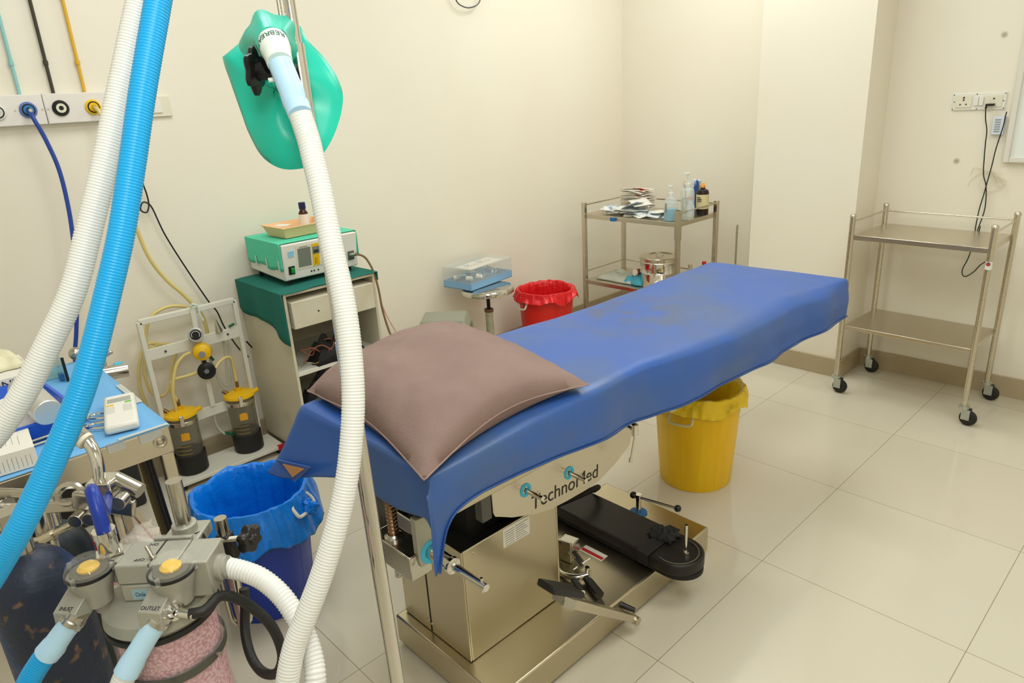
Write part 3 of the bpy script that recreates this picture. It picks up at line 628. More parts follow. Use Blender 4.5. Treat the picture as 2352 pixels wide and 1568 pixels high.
obj('keypad', fb(.137, .092, .17, .125, 0, .0042), mat('key grey', rgb(128, 136, 128), .4), t)
obj('dark_display', fb(.142, .097, .164, .110, 0, .0052), mat('dark green lcd', rgb(20, 60, 46), .3), t)
bd = B(ff)
for i in range(5):
    bd.box((0, .146, .048+.006*i), (.004, .149, .051+.006*i)); bd.box((0, .154, .048+.006*i), (.004, .156, .051+.006*i))
obj('print', bd, print_, t)
sw = obj('switch_bezel', fb(.02, .022, .048, .058, 0, .004), black, t)
obj('green_switch', fb(.029, .028, .045, .052, 0, .010), mat('green rocker', rgb(0, 150, 60), .3), sw, bevel=.002)
obj('logo_plate', fb(.024, .098, .05, .124, 0, .003), mat('logo pale', rgb(150, 205, 232), .3), t)
bd = B(ff)
for y_ in (.125, .138, .158): bd.cyl((.001, y_, .018), (.0035, y_, .018), .0035, n=12)
obj('port', bd, black, t)
for y_ in (.21, .26, .31): obj('socket_bank', B(ff).box((0, y_, .03), (.006, y_+.03, .07)), greyd, t, bevel=.001)
obj('device_print', fb(.078, .1315, .115, .1345, 0, .0032), greyprint, t)
b = B()
for (cx, cy) in ((EX0+.03, EY0+.03), (EX1-.05, EY0+.03), (EX1-.05, EY1-.03), (EX0+.03, EY1-.03)): b.cyl((cx, cy, .809), (cx, cy, EZ0+.004), .01, n=12)
obj('foot', b, black, t)
# light green drape on ESU
rows = []
for i in range(21):
    u = i/20.; x_ = EX0-.002+(EX1-EX0-.012)*u; r = []
    for k in range(8):
        q = k/7.; hang = .105+.016*u+.006*math.sin(u*12); r.append((x_, EY0-.004-.003*math.sin(u*22)*(1-q), EZ1+.004-hang*(1-q)))
    for k in range(1, 17):
        q = k/16.; r.append((x_, EY0-.003+(EY1-EY0+.008)*q, EZ1+.005))
    for k in range(1, 7): r.append((x_, EY1+.006+.004*math.sin(u*20), EZ1+.003-.018*k*(.5+.6*u)))
    rows.append(r)
obj('green_drape', B().grid(rows), mat('mint green drape', rgb(88, 214, 176), .7, bump=.1, bscale=80), label='mint green drape taped over the electrosurgical unit', cat='drape', solid=.0012, smooth=60)
b = B()
for u in (.25, .55, .88): b.box((EX0+(EX1-EX0)*u-.005, EY0-.0082, EZ1-.115), (EX0+(EX1-EX0)*u+.006, EY0-.0068, EZ1-.07))
obj('tape_strip', b, mat('clear tape', rgb(190, 220, 205), .3), label='three short strips of pale tape holding the mint drape down', cat='tape', group=None)
# orange tray
Mt = Matrix.Translation((-2.11, .028, EZ1+.008)) @ Matrix.Rotation(math.radians(3), 4, 'Z')
t = thing('orange_tray', 'peach coloured plastic tray on top of the draped unit', 'tray', (-2.05, .2, EZ1+.008))
def trayshape(M_, lx, ly, h, tp, th_):
    b = B(M_); o = tp
    O_ = [(0, 0), (lx, 0), (lx, ly), (0, ly)]; T_ = [(-o, -o), (lx+o, -o), (lx+o, ly+o), (-o, ly+o)]
    I_ = [(th_, th_), (lx-th_, th_), (lx-th_, ly-th_), (th_, ly-th_)]; TI = [(-o+th_, -o+th_), (lx+o-th_, -o+th_), (lx+o-th_, ly+o-th_), (-o+th_, ly+o-th_)]
    R_ = [(-o-.005, -o-.005), (lx+o+.005, -o-.005), (lx+o+.005, ly+o+.005), (-o-.005, ly+o+.005)]
    rows = [[(*p, th_) for p in I_], [(*p, h) for p in TI], [(*p, h+.001) for p in T_], [(*p, h) for p in R_], [(*p, h-.004) for p in R_], [(*p, h-.004) for p in T_], [(*p, 0) for p in O_]]
    b.grid(rows, wrap=True)
    for lst, z in ((I_, th_), (O_, 0)):
        b.bm.faces.new([b._v((*p, z)) for p in lst])
    return b
obj('tray_body', trayshape(Mt, .15, .22, .048, .016, .003), mat('peach plastic', rgb(244, 200, 150), .45), t, smooth=30)
obj('paper_slip', B(Mt).box((.06, .0, .049), (.12, .05, .0505), rz=.6), paper, label='small white paper slip lying on the peach tray', cat='paper')
Mt2 = Mt @ Matrix.Translation((.035, .165, .004))
p_ = Mt2.translation
t = thing('small_bottle', 'small brown glass bottle with navy cap standing in the peach tray', 'bottle', tuple(p_))
obj('bottle_body', B(Mt2).lathe([(.002, 0), (.020, 0), (.021, .003), (.021, .075), (.013, .088), (.012, .092)]), mat('amber glass', rgb(70, 28, 16), .15), t)
obj('cap', B(Mt2).lathe([(.002, .092), (.0145, .092), (.0155, .096), (.0155, .122), (.002, .122)]), mat('navy cap', rgb(26, 32, 84), .4), t)
obj('bottle_label', B(Mt2).lathe([(.0216, .012), (.0216, .07)], cap=False), paper, t)
# cables
t = thing('cable_bundle', 'brown and black lead hanging from the right of the surgical unit', 'cable', (-1.86, .33, .7))
obj('lead', B().tube([(-1.866, .29, .885), (-1.83, .31, .885), (-1.82, .335, .86), (-1.80, .35, .80), (-1.785, .355, .72), (-1.78, .36, .62), (-1.77, .38, .50), (-1.76, .42, .40)], .005, n=8), mat('brown lead', rgb(130, 106, 70), .5), t)
obj('pink_lead', B().tube([(-1.782, .357, .66), (-1.775, .38, .58), (-1.76, .42, .48), (-1.74, .47, .38)], .0028, n=8), mat('pink lead', rgb(226, 160, 140), .5), t)
obj('lead_plug', B().cyl((-1.875, .285, .885), (-1.85, .30, .887), .009), chrome, t)
t = thing('foot_pedal', 'heap of black foot pedal and copper coloured leads on the cabinet shelf', 'pedal', (-1.9, .1, .444))
obj('pedal_body', crumple(-1.855, .14, .446, .06, .13, .14, 9.1), blackm, t, smooth=60, solid=.002)
b = B(); random.seed(5)
for k in range(3): b.tube([(-1.84+random.uniform(-.03, .03), -.04+.28*q/6, .47+.06*abs(math.sin(q*.9+k))+.004*k) for q in range(7)], .003, n=6)
obj('copper_lead', b, mat('copper lead', rgb(150, 92, 70), .4), t)
obj('pedal_wheel', B().cyl((-1.83, .18, .468), (-1.81, .18, .468), .02).cyl((-1.83, .09, .464), (-1.81, .10, .464), .016), black, t)
obj('steel_clip', B().tube([(-1.82, -.06, .46), (-1.81, -.03, .475), (-1.81, .01, .46), (-1.815, .05, .47), (-1.82, .08, .455)], .003, n=6), chrome, t)
t = thing('black_bag', 'dark bundle stuffed in the lowest compartment of the cabinet', 'bag', (-1.9, .1, .235))
obj('bag_body', crumple(-1.90, .11, .236, .08, .15, .15, 3.7), mat('dark cloth', rgb(48, 46, 50), .8), t, smooth=60, solid=.002)

# ------------------------------------------------------------------ suction stand
SX = -2.12
t = thing('suction_stand', 'white tubular suction frame with yellow regulator against the wall', 'suction unit', (SX, -.36, 0))
y0, y1 = -.572, -.178
b = B()
for y_ in (y0, y1): obj('upright', B().box((SX-.012, y_-.009, .03), (SX+.012, y_+.009, .742)), whitem, t, bevel=.002)
obj('top_bar', B().box((SX-.012, y0, .73), (SX+.012, y1, .752)), whitem, t, bevel=.002)
cb_ = obj('cross_bar', B().box((SX-.004, y0, .575), (SX+.008, y1, .622)), whitem, t, bevel=.001)
obj('bolt', B().cyl((SX+.008, -.50, .598), (SX+.011, -.50, .598), .005).cyl((SX+.008, -.235, .6), (SX+.011, -.235, .6), .005), greyd, cb_)
obj('cross_bar', B().box((SX-.004, y0, .255), (SX+.008, y1, .30)), whitem, t, bevel=.001)
obj('base_shelf', B().box((SX-.06, y0-.02, .028), (SX+.115, y1+.06, .045)), whitem, t, bevel=.002)
obj('red_corner', B().box((SX+.10, y1+.03, .024), (SX+.117, y1+.062, .047)), redprint, t)
for (a_, b_) in ((SX-.03, y0), (SX+.09, y0), (SX+.09, y1+.04), (SX-.03, y1+.04)):
    obj('caster', B().lathe([(.002, -.01), (.012, -.01), (.014, 0), (.012, .01), (.002, .01)], (a_, b_, .014), (0, 1, 0)), black, t)
obj('post', B().box((SX+.008, -.372, .30), (SX+.016, -.352, .75)), whitem, t)
g = obj('gauge', B().lathe([(.002, 0), (.030, 0), (.031, .02), (.026, .024), (.025, .019), (.002, .019)], (SX+.03, -.375, .642), (1, -.35, .2), 32), mat('light metal rim', rgb(200, 202, 200), .35, .3), t)
obj('gauge_face', B().lathe([(.001, .0), (.022, .0), (.022, .0005), (.001, .0005)], Vector((SX+.03, -.375, .642))+Vector((1, -.35, .2)).normalized()*.0205, (1, -.35, .2), 32), black, g)
obj('gauge_mark', B().tube([tuple(Vector((SX+.03, -.375, .642))+Vector((1, -.35, .2)).normalized()*.0222+Vector((.33, .94, 0)).normalized()*.016*math.cos(a)+Vector((-.17, .06, .98)).normalized()*.016*math.sin(a)) for a in [-.6+.35*k for k in range(13)]], .0012, n=6), white, g)
rg = obj('regulator', B().lathe([(.002, -.012), (.036, -.012), (.040, 0), (.034, .028), (.014, .04), (.002, .04)], (SX+.045, -.368, .567), (1, -.35, .1), 32), yellow, t, label='yellow regulator dome')
obj('regulator_knob', B().cyl((SX+.08, -.382, .567), (SX+.094, -.388, .568), .013), greyprint, rg)
kb = obj('control_knob', B().lathe([(.002, 0), (.033, 0), (.037, .003), (.037, .016), (.033, .019), (.002, .019)], (SX+.04, -.365, .478), (1, -.35, .1), 32), black, t)
obj('knob_cap', B().lathe([(.002, .019), (.011, .019), (.010, .024), (.002, .024)], (SX+.04, -.365, .478), (1, -.35, .1), 20), steel, kb)
obj('knob_stem', B().cyl((SX+.04, -.368, .49), (SX+.045, -.368, .54), .009), black, t)
def jar(cy, cx, z0_, lab):
    j = thing('suction_jar', lab, 'jar', (cx, cy, z0_), 'suction jars')
    z_ = z0_+.001
    obj('jar_boot', B().lathe([(.002, 0), (.060, 0), (.064, .004), (.064, .085), (.061, .086), (.06, .006), (.002, .006)], (cx, cy, z_), n=36), rubber, j, label='black rubber base')
    obj('jar_body', B().lathe([(.058, .008), (.059, .26), (.055, .26), (.054, .01)], (cx, cy, z_), n=36, cap=False), smoke, j)
    obj('jar_contents', B().lathe([(.002, .01), (.053, .01), (.053, .10), (.002, .10)], (cx, cy, z_), n=36), mat('dark residue', rgb(52, 48, 40), .5), j)
    obj('clamp_ring', B().lathe([(.0595, .228), (.0615, .23), (.0615, .245), (.0595, .247)], (cx, cy, z_), n=36, cap=False), steel, j)
    obj('lid', B().lathe([(.002, .262), (.065, .262), (.069, .267), (.066, .276), (.03, .288), (.002, .29)], (cx, cy, z_), n=36).cyl((cx, cy, z_+.285), (cx, cy, z_+.305), .014).cyl((cx+.03, cy+.045, z_+.27), (cx+.04, cy+.075, z_+.285), .01), yellow, j)
    obj('nozzle', B().cyl((cx, cy, z_+.303), (cx, cy, z_+.335), .007).cyl((cx-.03, cy-.04, z_+.278), (cx-.04, cy-.055, z_+.295), .008), mat('brass', rgb(150, 118, 80), .3, .8), j)
    obj('latch', B().box((cx+.058, cy-.03, z_+.235), (cx+.068, cy-.012, z_+.282)), chrome, j, bevel=.002)
    bb2 = B()
    for k in range(3):
        bb2.tube([(cx+.0598*math.cos(a), cy+.0598*math.sin(a), z_+.10+.018*k) for a in [(-1.1+.2*i) for i in range(6)]], .0005, n=5)
    obj('graduation_mark', bb2, yellow, j)
    obj('emblem', B().grid([[(cx+.0597*math.cos(-.33+(q-4)*.07), cy+.0597*math.sin(-.33+(q-4)*.07), z_+.165+.006*w_-.0012*abs(q-4)*(w_ > 3)) for q in range(9)] for w_ in range(7)]), mat('orange print', rgb(236, 168, 30), .5), j)
    return j
J1 = jar(-.50, SX+.02, .046, 'suction jar with yellow lid nearest the blue-topped table')
J2 = jar(-.243, SX+.02, .046, 'suction jar with yellow lid next to the cabinet')
t2 = thing('suction_tubing', 'cream tubing joining the regulator to both suction jars', 'tubing', (SX, -.4, .3))
obj('tube', B().tube([(SX+.03, -.41, .57), (SX+.02, -.44, .56), (SX+.02, -.48, .52), (SX+.03, -.515, .42), (SX+.02, -.52, .3), (SX-.03, -.56, .33)], .007, n=10), ltube, t2)
obj('tube', B().tube([(SX+.03, -.40, .478), (SX+.03, -.44, .475), (SX+.02, -.50, .47), (SX+.015, -.515, .43), (SX+.02, -.51, .40), (SX+.02, -.50, .37)], .0065, n=10), ltube, t2)
obj('tube', B().tube([(SX+.06, -.335, .482), (SX+.05, -.31, .50), (SX+.04, -.275, .51), (SX+.03, -.25, .495), (SX+.02, -.243, .44), (SX+.02, -.243, .37)], .0065, n=10), ltube, t2)
t2 = thing('clear_tubing', 'clear thin tubes with dark green ends hanging in the suction frame', 'tubing', (SX, -.28, .2))
cl2 = mat('pale clear tube', rgb(205, 206, 190), .2, alpha=.7)
obj('tube', B().tube([(SX-.02, -.32, .58), (SX-.02, -.32, .48), (SX-.02, -.30, .40), (SX-.02, -.27, .36), (SX-.02, -.24, .42), (SX-.02, -.23, .55)], .005, n=8).tube([(SX-.02, -.33, .57), (SX-.015, -.31, .42), (SX-.02, -.28, .33), (SX-.02, -.26, .45), (SX-.02, -.25, .57)], .005, n=8).tube([(SX+.0, -.36, .28), (SX+.0, -.36, .2), (SX+.01, -.335, .15), (SX+.01, -.31, .145)], .005, n=8), cl2, t2)
for ga, gb, gr in (((SX+.01, -.335, .155), (SX+.01, -.295, .13), .008), ((SX+.0, -.33, .53), (SX+.0, -.315, .50), .006), ((SX+.01, -.225, .632), (SX+.01, -.20, .64), .006)):
    obj('green_end', B().cyl(ga, gb, gr, n=12), mat('dark green plastic', rgb(20, 92, 56), .4), t2)
obj('steel_funnel', B().cyl((SX+.01, -.27, .622), (SX+.01, -.275, .68), .016, .003, n=16), steel, label='small grey pointed steel funnel on the suction frame crossbar', cat='funnel')
obj('gauze_tie', B().tube([(SX+.015, -.365, .755), (SX+.02, -.36, .77), (SX+.02, -.34, .755), (SX+.02, -.338, .72), (SX+.02, -.33, .69)], .005, n=6), mat('pale gauze', rgb(214, 228, 218), .8), label='pale gauze strip tied on the top bar of the suction frame', cat='gauze')
obj('black_stub', B().tube([(-2.19, -.13, .52), (-2.185, -.12, .5), (-2.19, -.11, .485)], .004, n=6), black, label='short black cable end between the suction frame and the cabinet', cat='cable')
obj('black_can', B().lathe([(.002, 0), (.03, 0), (.032, .01), (.03, .03), (.002, .032)], (-1.93, -.15, 0)), black, label='small round black item on the floor by the cabinet', cat='can')

# ------------------------------------------------------------------ operating table
t = thing('operating_table', 'steel operating table with hydraulic column and flat base', 'operating table', (-.42, .2, 0))
stl = mat('table steel', rgb(200, 190, 164), .3, 1, stretch=(3, 3, .6), nscale=2, rvar=.04)
obj('base', B().box((-.60, -.462, .012), (-.155, .515, .105)), stl, t, bevel=.006)
obj('base_skirt', B().box((-.585, -.447, 0), (-.17, .50, .012)), blackm, t)
cv = B(); X0, X1, Y0, Y1, Z1 = -.588, -.292, -.432, -.078, .452
cv.box((X0, Y0, .107), (X1, Y0+.006, Z1)).box((X0, Y1-.006, .107), (X1, Y1, Z1)).box((X0, Y0+.006, .107), (X0+.006, Y1-.006, Z1)).box((X1-.006, Y0+.006, .107), (X1, Y1-.006, Z1))
obj('column_cover', cv, stl, t, bevel=.003)
obj('cover_top', B().box((X0+.006, Y0+.006, .40), (X1-.006, Y1-.006, .43)), blackm, t)
obj('cover_seam', B().box((-.462, Y0-.0015, .11), (-.459, Y0, Z1)), blackm, t)
b = B()
for x_, z_ in ((-.475, .36), (-.455, .36), (-.475, .14), (-.455, .14)): b.cyl((x_, Y0-.003, z_), (x_, Y0, z_), .004, n=12)
b.cyl((X1, -.39, .43), (X1+.003, -.39, .43), .004, n=12)
obj('screw', b, steel, t)
obj('lift_column', B().box((-.53, -.36, .43), (-.35, -.12, .70)), blackm, t)
obj('rating_label', B().box((X1, -.29, .39), (X1+.0012, -.192, .447), R=Matrix.Rotation(-.03, 3, 'X')), paper, t)
b = B()
for k in range(7): b.box((X1+.001, -.285, .394+.007*k), (X1+.0017, -.285+.035, .3955+.007*k)).box((X1+.001, -.245, .394+.007*k), (X1+.0017, -.245+.045-.006*(k % 3), .3955+.007*k))
obj('label_print', b, greyprint, t)
obj('mattress', B().box((-.69, -.575, .70), (-.19, 1.30, .745)), mat('black mattress', rgb(24, 24, 26), .5), t, bevel=.02)
obj('top_frame', B().box((-.66, -.56, .675), (-.21, 1.25, .70)), blackm, t)
obj('side_rail', B().box((-.222, -.525, .63), (-.214, .30, .672)), stl, t, bevel=.002)
obj('rail_bolt', B().lathe([(.002, 0), (.011, 0), (.011, .003), (.007, .003), (.006, .006), (.002, .006)], (-.214, -.475, .652), (1, 0, 0)), steel, t)
obj('rail_spacer', B().box((-.26, -.40, .55), (-.235, -.37, .64)), greyd, t)
px = -.25
pp = [(-.352, .665), (-.352, .548), (-.346, .535), (-.33, .527), (-.29, .505), (-.207, .474), (-.15, .460), (-.087, .455), (0, .452), (.054, .455), (.13, .478), (.199, .512), (.22, .56), (.22, .665)]
obj('side_plate', B().prism(pp, px-.003, px, 'x'), steelp, t)
TM = Matrix(((0, 0, 1, px+.0003), (1, 0, 0, -.083), (0, 1, 0, .499), (0, 0, 0, 1)))
text('engraving', 'TechnoMed', .058, mat('engraved dark', rgb(40, 34, 26), .5), TM @ Matrix.Rotation(math.radians(-4.), 4, 'Z'), t, .0004, sx=.98)
for y_, z_ in ((-.238, .561), (-.071, .538)):
    rd = obj('adjusting_rod', B().cyl((px, y_, z_), (px+.062, y_, z_), .0065, n=16), chrome, t)
    obj('blue_ring', B().lathe([(.010, .0), (.0195, .0), (.0195, .0015), (.010, .0015)], (px, y_, z_), (1, 0, 0), 28, cap=False), cyan, rd)
    obj('cross_pin', B().cyl((px+.045, y_, z_-.015), (px+.045, y_, z_+.015), .002, n=8), chrome, rd)
# head end bracket
obj('head_bracket', B().prism([(-.50, .668), (-.50, .64), (-.525, .63), (-.545, .60), (-.545, .55), (-.553, .545), (-.60, .545), (-.603, .56), (-.603, .668)], -.235, -.215, 'x'), mat('cast aluminium', rgb(176, 176, 160), .4, .5), t, bevel=.002)
cr_ = obj('crank_socket', B().cyl((-.215, -.570, .573), (-.145, -.570, .573), .0165).lathe([(.0165, 0), (.019, .002), (.019, .012), (.0165, .014)], (-.147, -.57, .573), (1, 0, 0)), chrome, t)
obj('blue_ring', B().lathe([(.017, 0), (.029, 0), (.029, .002), (.017, .002)], (-.215, -.57, .573), (1, 0, 0), cap=False), cyan, cr_)
obj('crank_shaft', B().cyl((-.145, -.57, .573), (-.03, -.57, .573), .0085).cyl((-.044, -.57, .573-.018), (-.044, -.57, .573+.018), .003), chrome, cr_)
spr = [Vector((-.315+.0*i, -.60, .585+.0025*i)) for i in range(46)]
obj('screw_spindle', B().rings(spr, [(.0125 if i % 4 < 2 else .0095) for i in range(46)], 18), mat('brown steel', rgb(150, 120, 96), .3, 1), t)
obj('spindle_collar', B().lathe([(.014, 0), (.022, 0), (.022, .006), (.017, .009), (.014, .012)], (-.315, -.60, .578)), chromed, t)
obj('spindle_block', B().box((-.37, -.625, .515), (-.222, -.565, .578)), chromed, t, bevel=.003)
obj('spindle_end', B().rings([Vector((-.312, -.60, .475+.0025*i)) for i in range(17)], [(.0105 if i % 4 < 2 else .008) for i in range(17)], 16), chromed, t)
obj('spindle_mount', B().box((-.40, -.60, .578), (-.37, -.55, .70)), greyd, t)
# foot side fittings
obj('foot_bracket', B().prism([(.36, .665), (.36, .575), (.37, .565), (.40, .565), (.41, .575), (.41, .665)], -.225, -.217, 'x'), stl, t, bevel=.002)
obj('bracket_bolt', B().cyl((-.217, .385, .585), (-.209, .385, .585), .007, n=8).cyl((-.24, .30, .612), (-.20, .30, .612), .012).cyl((-.20, .30, .612), (-.192, .30, .612), .008), chromed, t)
obj('hinge_block', B().box((-.27, .27, .585), (-.235, .345, .66)), blackm, t)
th_ = obj('clamp_handle', B().cyl((-.245, .16, .602), (-.20, .16, .592), .005).cyl((-.2, .16, .578), (-.2, .16, .612), .0095), chrome, t)
obj('tommy_bar', B().cyl((-.20, .16, .58), (-.195, .135, .515), .0032).cyl((-.195, .134, .518), (-.194, .131, .505), .0055), chrome, th_)
# foot pedal
pd = obj('pump_pedal', B().hexa([(-.135, .045, .035), (-.105, .045, .035), (-.105, -.235, .265), (-.135, -.235, .265)], [(-.135, .05, .058), (-.105, .05, .058), (-.105, -.225, .29), (-.135, -.225, .29)]), steelp, t, bevel=.002)
obj('pedal_pivot', B().cyl((-.16, .045, .047), (-.10, .045, .047), .013), steelp, pd)
obj('pedal_arm', B().hexa([(-.14, -.235, .262), (-.10, -.235, .262), (-.10, -.27, .30), (-.14, -.27, .30)], [(-.14, -.22, .285), (-.10, -.22, .285), (-.10, -.262, .325), (-.14, -.262, .325)]), chromed, pd)
obj('pedal_pad', B().hexa([(-.15, -.205, .285), (-.09, -.205, .285), (-.09, -.315, .365), (-.15, -.315, .365)], [(-.15, -.195, .30), (-.09, -.195, .30), (-.09, -.307, .383), (-.15, -.307, .383)]), rubber, pd, bevel=.005)
b = B()
for k in range(6):
    y_ = -.21-.017*k; z_ = .303+.0125*k+.004; b.cyl((-.142, y_, z_), (-.098, y_, z_), .0022, n=6)
obj('pedal_rib', b, black, pd)
obj('release_lever', B().cyl((-.17, .03, .085), (-.12, .055, .07), .010, .007), black, t)
# brake handle
bx, by = -.385, .43
br_ = obj('brake_post', B().cyl((bx, by, .108), (bx, by, .168), .010).cyl((bx, by, .16), (bx, by, .18), .011), chrome, t)
obj('blue_disc', B().cyl((bx, by, .105), (bx, by, .1085), .031, n=36), blueprint, br_)
obj('brake_lever', B().cyl((bx-.012, by-.008, .172), (bx+.13, by+.042, .158), .0042), chrome, br_)
obj('ball_knob', B().sphere((bx+.133, by+.043, .158), .0125).sphere((bx-.016, by-.008, .174), .0125), black, br_)
obj('warning_sticker', B().box((-.40, .13, .105), (-.31, .165, .1058), rz=.02), paper, label='red and white sticker lying on the table base', cat='sticker')
obj('sticker_stripe', B().box((-.398, .135, .1058), (-.312, .148, .1063), rz=.02), redprint, bpy.data.objects['warning_sticker'])

# blue rexine sheet
def interp(tab, v):
    if v <= tab[0][0]: return tab[0][1]
    for (a, b), (c, d) in zip(tab, tab[1:]):
        if v <= c: return b+(d-b)*(v-a)/(c-a)
    return tab[-1][1]
hemtab = [(-.60, .567), (-.590, .61), (-.575, .655), (-.55, .688), (-.52, .700), (-.47, .705), (-.338, .698), (-.188, .682), (-.03, .662), (.10, .655), (.25, .640), (.40, .625), (.66, .620), (1.0, .606), (1.5, .604)]
toptab = [(-.60, .805), (-.3, .815), (0, .81), (.3, .797), (.6, .787), (.85, .785), (1.1, .79), (1.4, .788)]
rows = []
NS, NE = 90, 10
def section(yv, s):
    tz = interp(toptab, yv); hz_ = interp(hemtab, yv)
    soft = (.05+.04*max(0, min(1, (yv-.1)/1.0)))*(1-.85*max(0, min(1, (yv-1.15)/.28)))   # rounding grows towards the foot
    pts = [(-.715, tz-.10), (-.712, tz-.05), (-.705, tz-.012), (-.685, tz+.001)]
    drop = interp([(0, .022), (1, .045)], max(0, min(1, (yv-.1)/1.2))); sag = .03*max(0, min(1, (yv-.2)/1.2))
    for k in range(1, 11): pts.append((-.685+(.685-.15-soft)*k/10, tz+.001-sag*(k/10)**1.5))
    xs = -.15-soft; tz -= sag
    for k in range(1, 8):
        a = k/7*PI/2; pts.append((xs+soft*math.sin(a), tz+.001-drop*(1-math.cos(a))))
    zt = tz-drop
    for k in range(1, 9): pts.append((-.15+.006*k/8+.004*math.sin(k*.6), zt+(hz_-zt)*k/8))
    return pts
NC = len(section(0, 0))
for i in range(NS+1):
    s = i/NS; r = []
    for j, (x_, z_) in enumerate(section(-.60+2.05*s, s)):
        c = j/(NC-1); ye = 1.345+(1.505-1.345)*max(0, min(1, (x_+.70)/.55))
        y_ = -.60+(ye+.60)*s
        wv = noise.noise(Vector((y_*3.2, x_*4, 2)))*.007+noise.noise(Vector((y_*7, x_*9, 5)))*.003
        sd = max(0, (x_+.30)/.15); sw_ = (noise.noise(Vector((y_*3.4, z_*3, 8)))*.030+noise.noise(Vector((y_*9, z_*5, 3)))*.006)*min(1, sd)*max(0, min(1, (y_+.45)*2))*(1-max(0, min(1, (y_-1.2)*4))*.7)
        z2 = section(y_, s)[j][1]
        r.append((x_+sw_, y_, z2+wv*(1 if x_ < -.2 else .4)))
    rows.append(r)
# head end: drape down in front of the top rows
head = []
N_H = 8
first = rows[0]
def endhem(x_):   # (y, z) of the hem at head end
    return interp([(-.72, -.655), (-.60, -.645), (-.4, -.622), (-.25, -.615), (-.15, -.602)], x_), interp([(-.72, .62), (-.66, .615), (-.55, .66), (-.45, .70), (-.38, .68), (-.28, .685), (-.17, .69), (-.155, .66)], x_)
for k in range(N_H, 0, -1):
    q = k/N_H; r = []
    for j, (x_, y_, z_) in enumerate(first):
        hy, hz_ = endhem(x_)
        if x_ > -.151:       # near side drape edge stays at its own height
            r.append((x_+.001*k, y_-.002*k, z_)); continue
        fl_ = max(0, (-.50-x_)/.22)
        yy = y_+(hy-y_)*q**1.3; zz = z_+(min(hz_, z_-.01)-z_)*q
        r.append((x_-.07*fl_*q, yy-.03*fl_*q, zz-.01*fl_*q+.004*math.sin(x_*30)*q))
    head.append(r)
sheet = obj('rexine_sheet', B().grid(head+rows), bluerub, label='blue rexine sheet draped over the operating table', cat='sheet', smooth=70, solid=.0022, mat2=tan, sub=1)

# turned-up corner at the head end, stains and marks
obj('folded_corner', B().hexa([(-.738, -.668, .656), (-.545, -.668, .705), (-.655, -.668, .622)], [(-.738, -.664, .656), (-.545, -.664, .705), (-.655, -.664, .622)]), bluerub, sheet)
obj('fold_backing', B().hexa([(-.700, -.6700, .658), (-.575, -.6700, .690), (-.653, -.6700, .637)], [(-.700, -.6685, .658), (-.575, -.6685, .690), (-.653, -.6685, .637)]), tan, sheet, label='tan backing of the folded corner')
hemline = [Vector((x_+.0026, y_, z_)) for (x_, y_, z_) in [rows[i][-1] for i in range(0, NS+1)]]
obj('hem_piping', B().tube(hemline, .0026, n=6, step=.012), mat('blue piping', rgb(44, 84, 150), .4), sheet, smooth=60)
# pillow
def pillow():
    A = Vector((-.160, -.085, .830)); Bc = Vector((-.130, -.625, .812)); Cc = Vector((-.742, -.578, .820)); D = Vector((-.775, -.01, .845))
    n_ = 44; top = []; bot = []
    for i in range(n_+1):
        u = i/n_; rt_ = []; rb = []
        for j in range(n_+1):
            v = j/n_
            p = (A*(1-u)+D*u)*(1-v)+(Bc*(1-u)+Cc*u)*v
            su, sv = math.sin(PI*u), math.sin(PI*v); c = Vector((-.45, -.33, .82))
            pinch = .045*(abs(2*u-1)**2*sv*0+0)
            # seams bow inwards
            p += (c-p)*(.11*su*(abs(2*v-1)**3)+(.11 if u < .5 else -.05)*sv*(abs(2*u-1)**3)+.07*math.exp(-((u-1)**2+(v-1)**2)*40))
            la = .030*(1-u)**4*sv+.018*v**4*su; p.z += la
            h = (su*sv)**.40
            wr = noise.noise(Vector((u*4, v*4, 1)))*.016+(abs(noise.noise(Vector((u*9+v*4, v*7-u*3, 4))))-.2)*.022*min(1, 4*(.5-min(u, v, 1-u, 1-v)))*.6
            cornerfold = .018*math.sin(v*9+u*5)*math.exp(-((u)**2+(v-1)**2)*16)
            rt_.append(p+Vector((0, 0, .112*h+wr*h+cornerfold*h*2)))
            rb.append(p-Vector((0, 0, (.024+la)*min(1, h*1.3))))
        top.append(rt_); bot.append(rb)
    b = B(); b.grid(top); b.grid(bot)
    bmesh.ops.remove_doubles(b.bm, verts=b.bm.verts, dist=.0006)
    return b, top
pb, ptop = pillow()
pm_ = mat('mauve brown cotton', rgb(146, 122, 112), .9, bump=.25, bscale=260, col2=rgb(138, 114, 106), nscale=6)
pw = obj('pillow', pb, pm_, label='mauve brown pillow at the head of the bed', cat='pillow', smooth=80)
n_ = len(ptop)-1
edge = [ptop[i][0] for i in range(0, n_+1)]+[ptop[n_][j] for j in range(1, n_+1)]+[ptop[i][n_] for i in range(n_-1, -1, -1)]+[ptop[0][j] for j in range(n_-1, -1, -1)]
obj('piping', B().tube(edge, .0022, n=6, step=.01), mat('mauve piping', rgb(158, 132, 124), .9), pw, smooth=60)

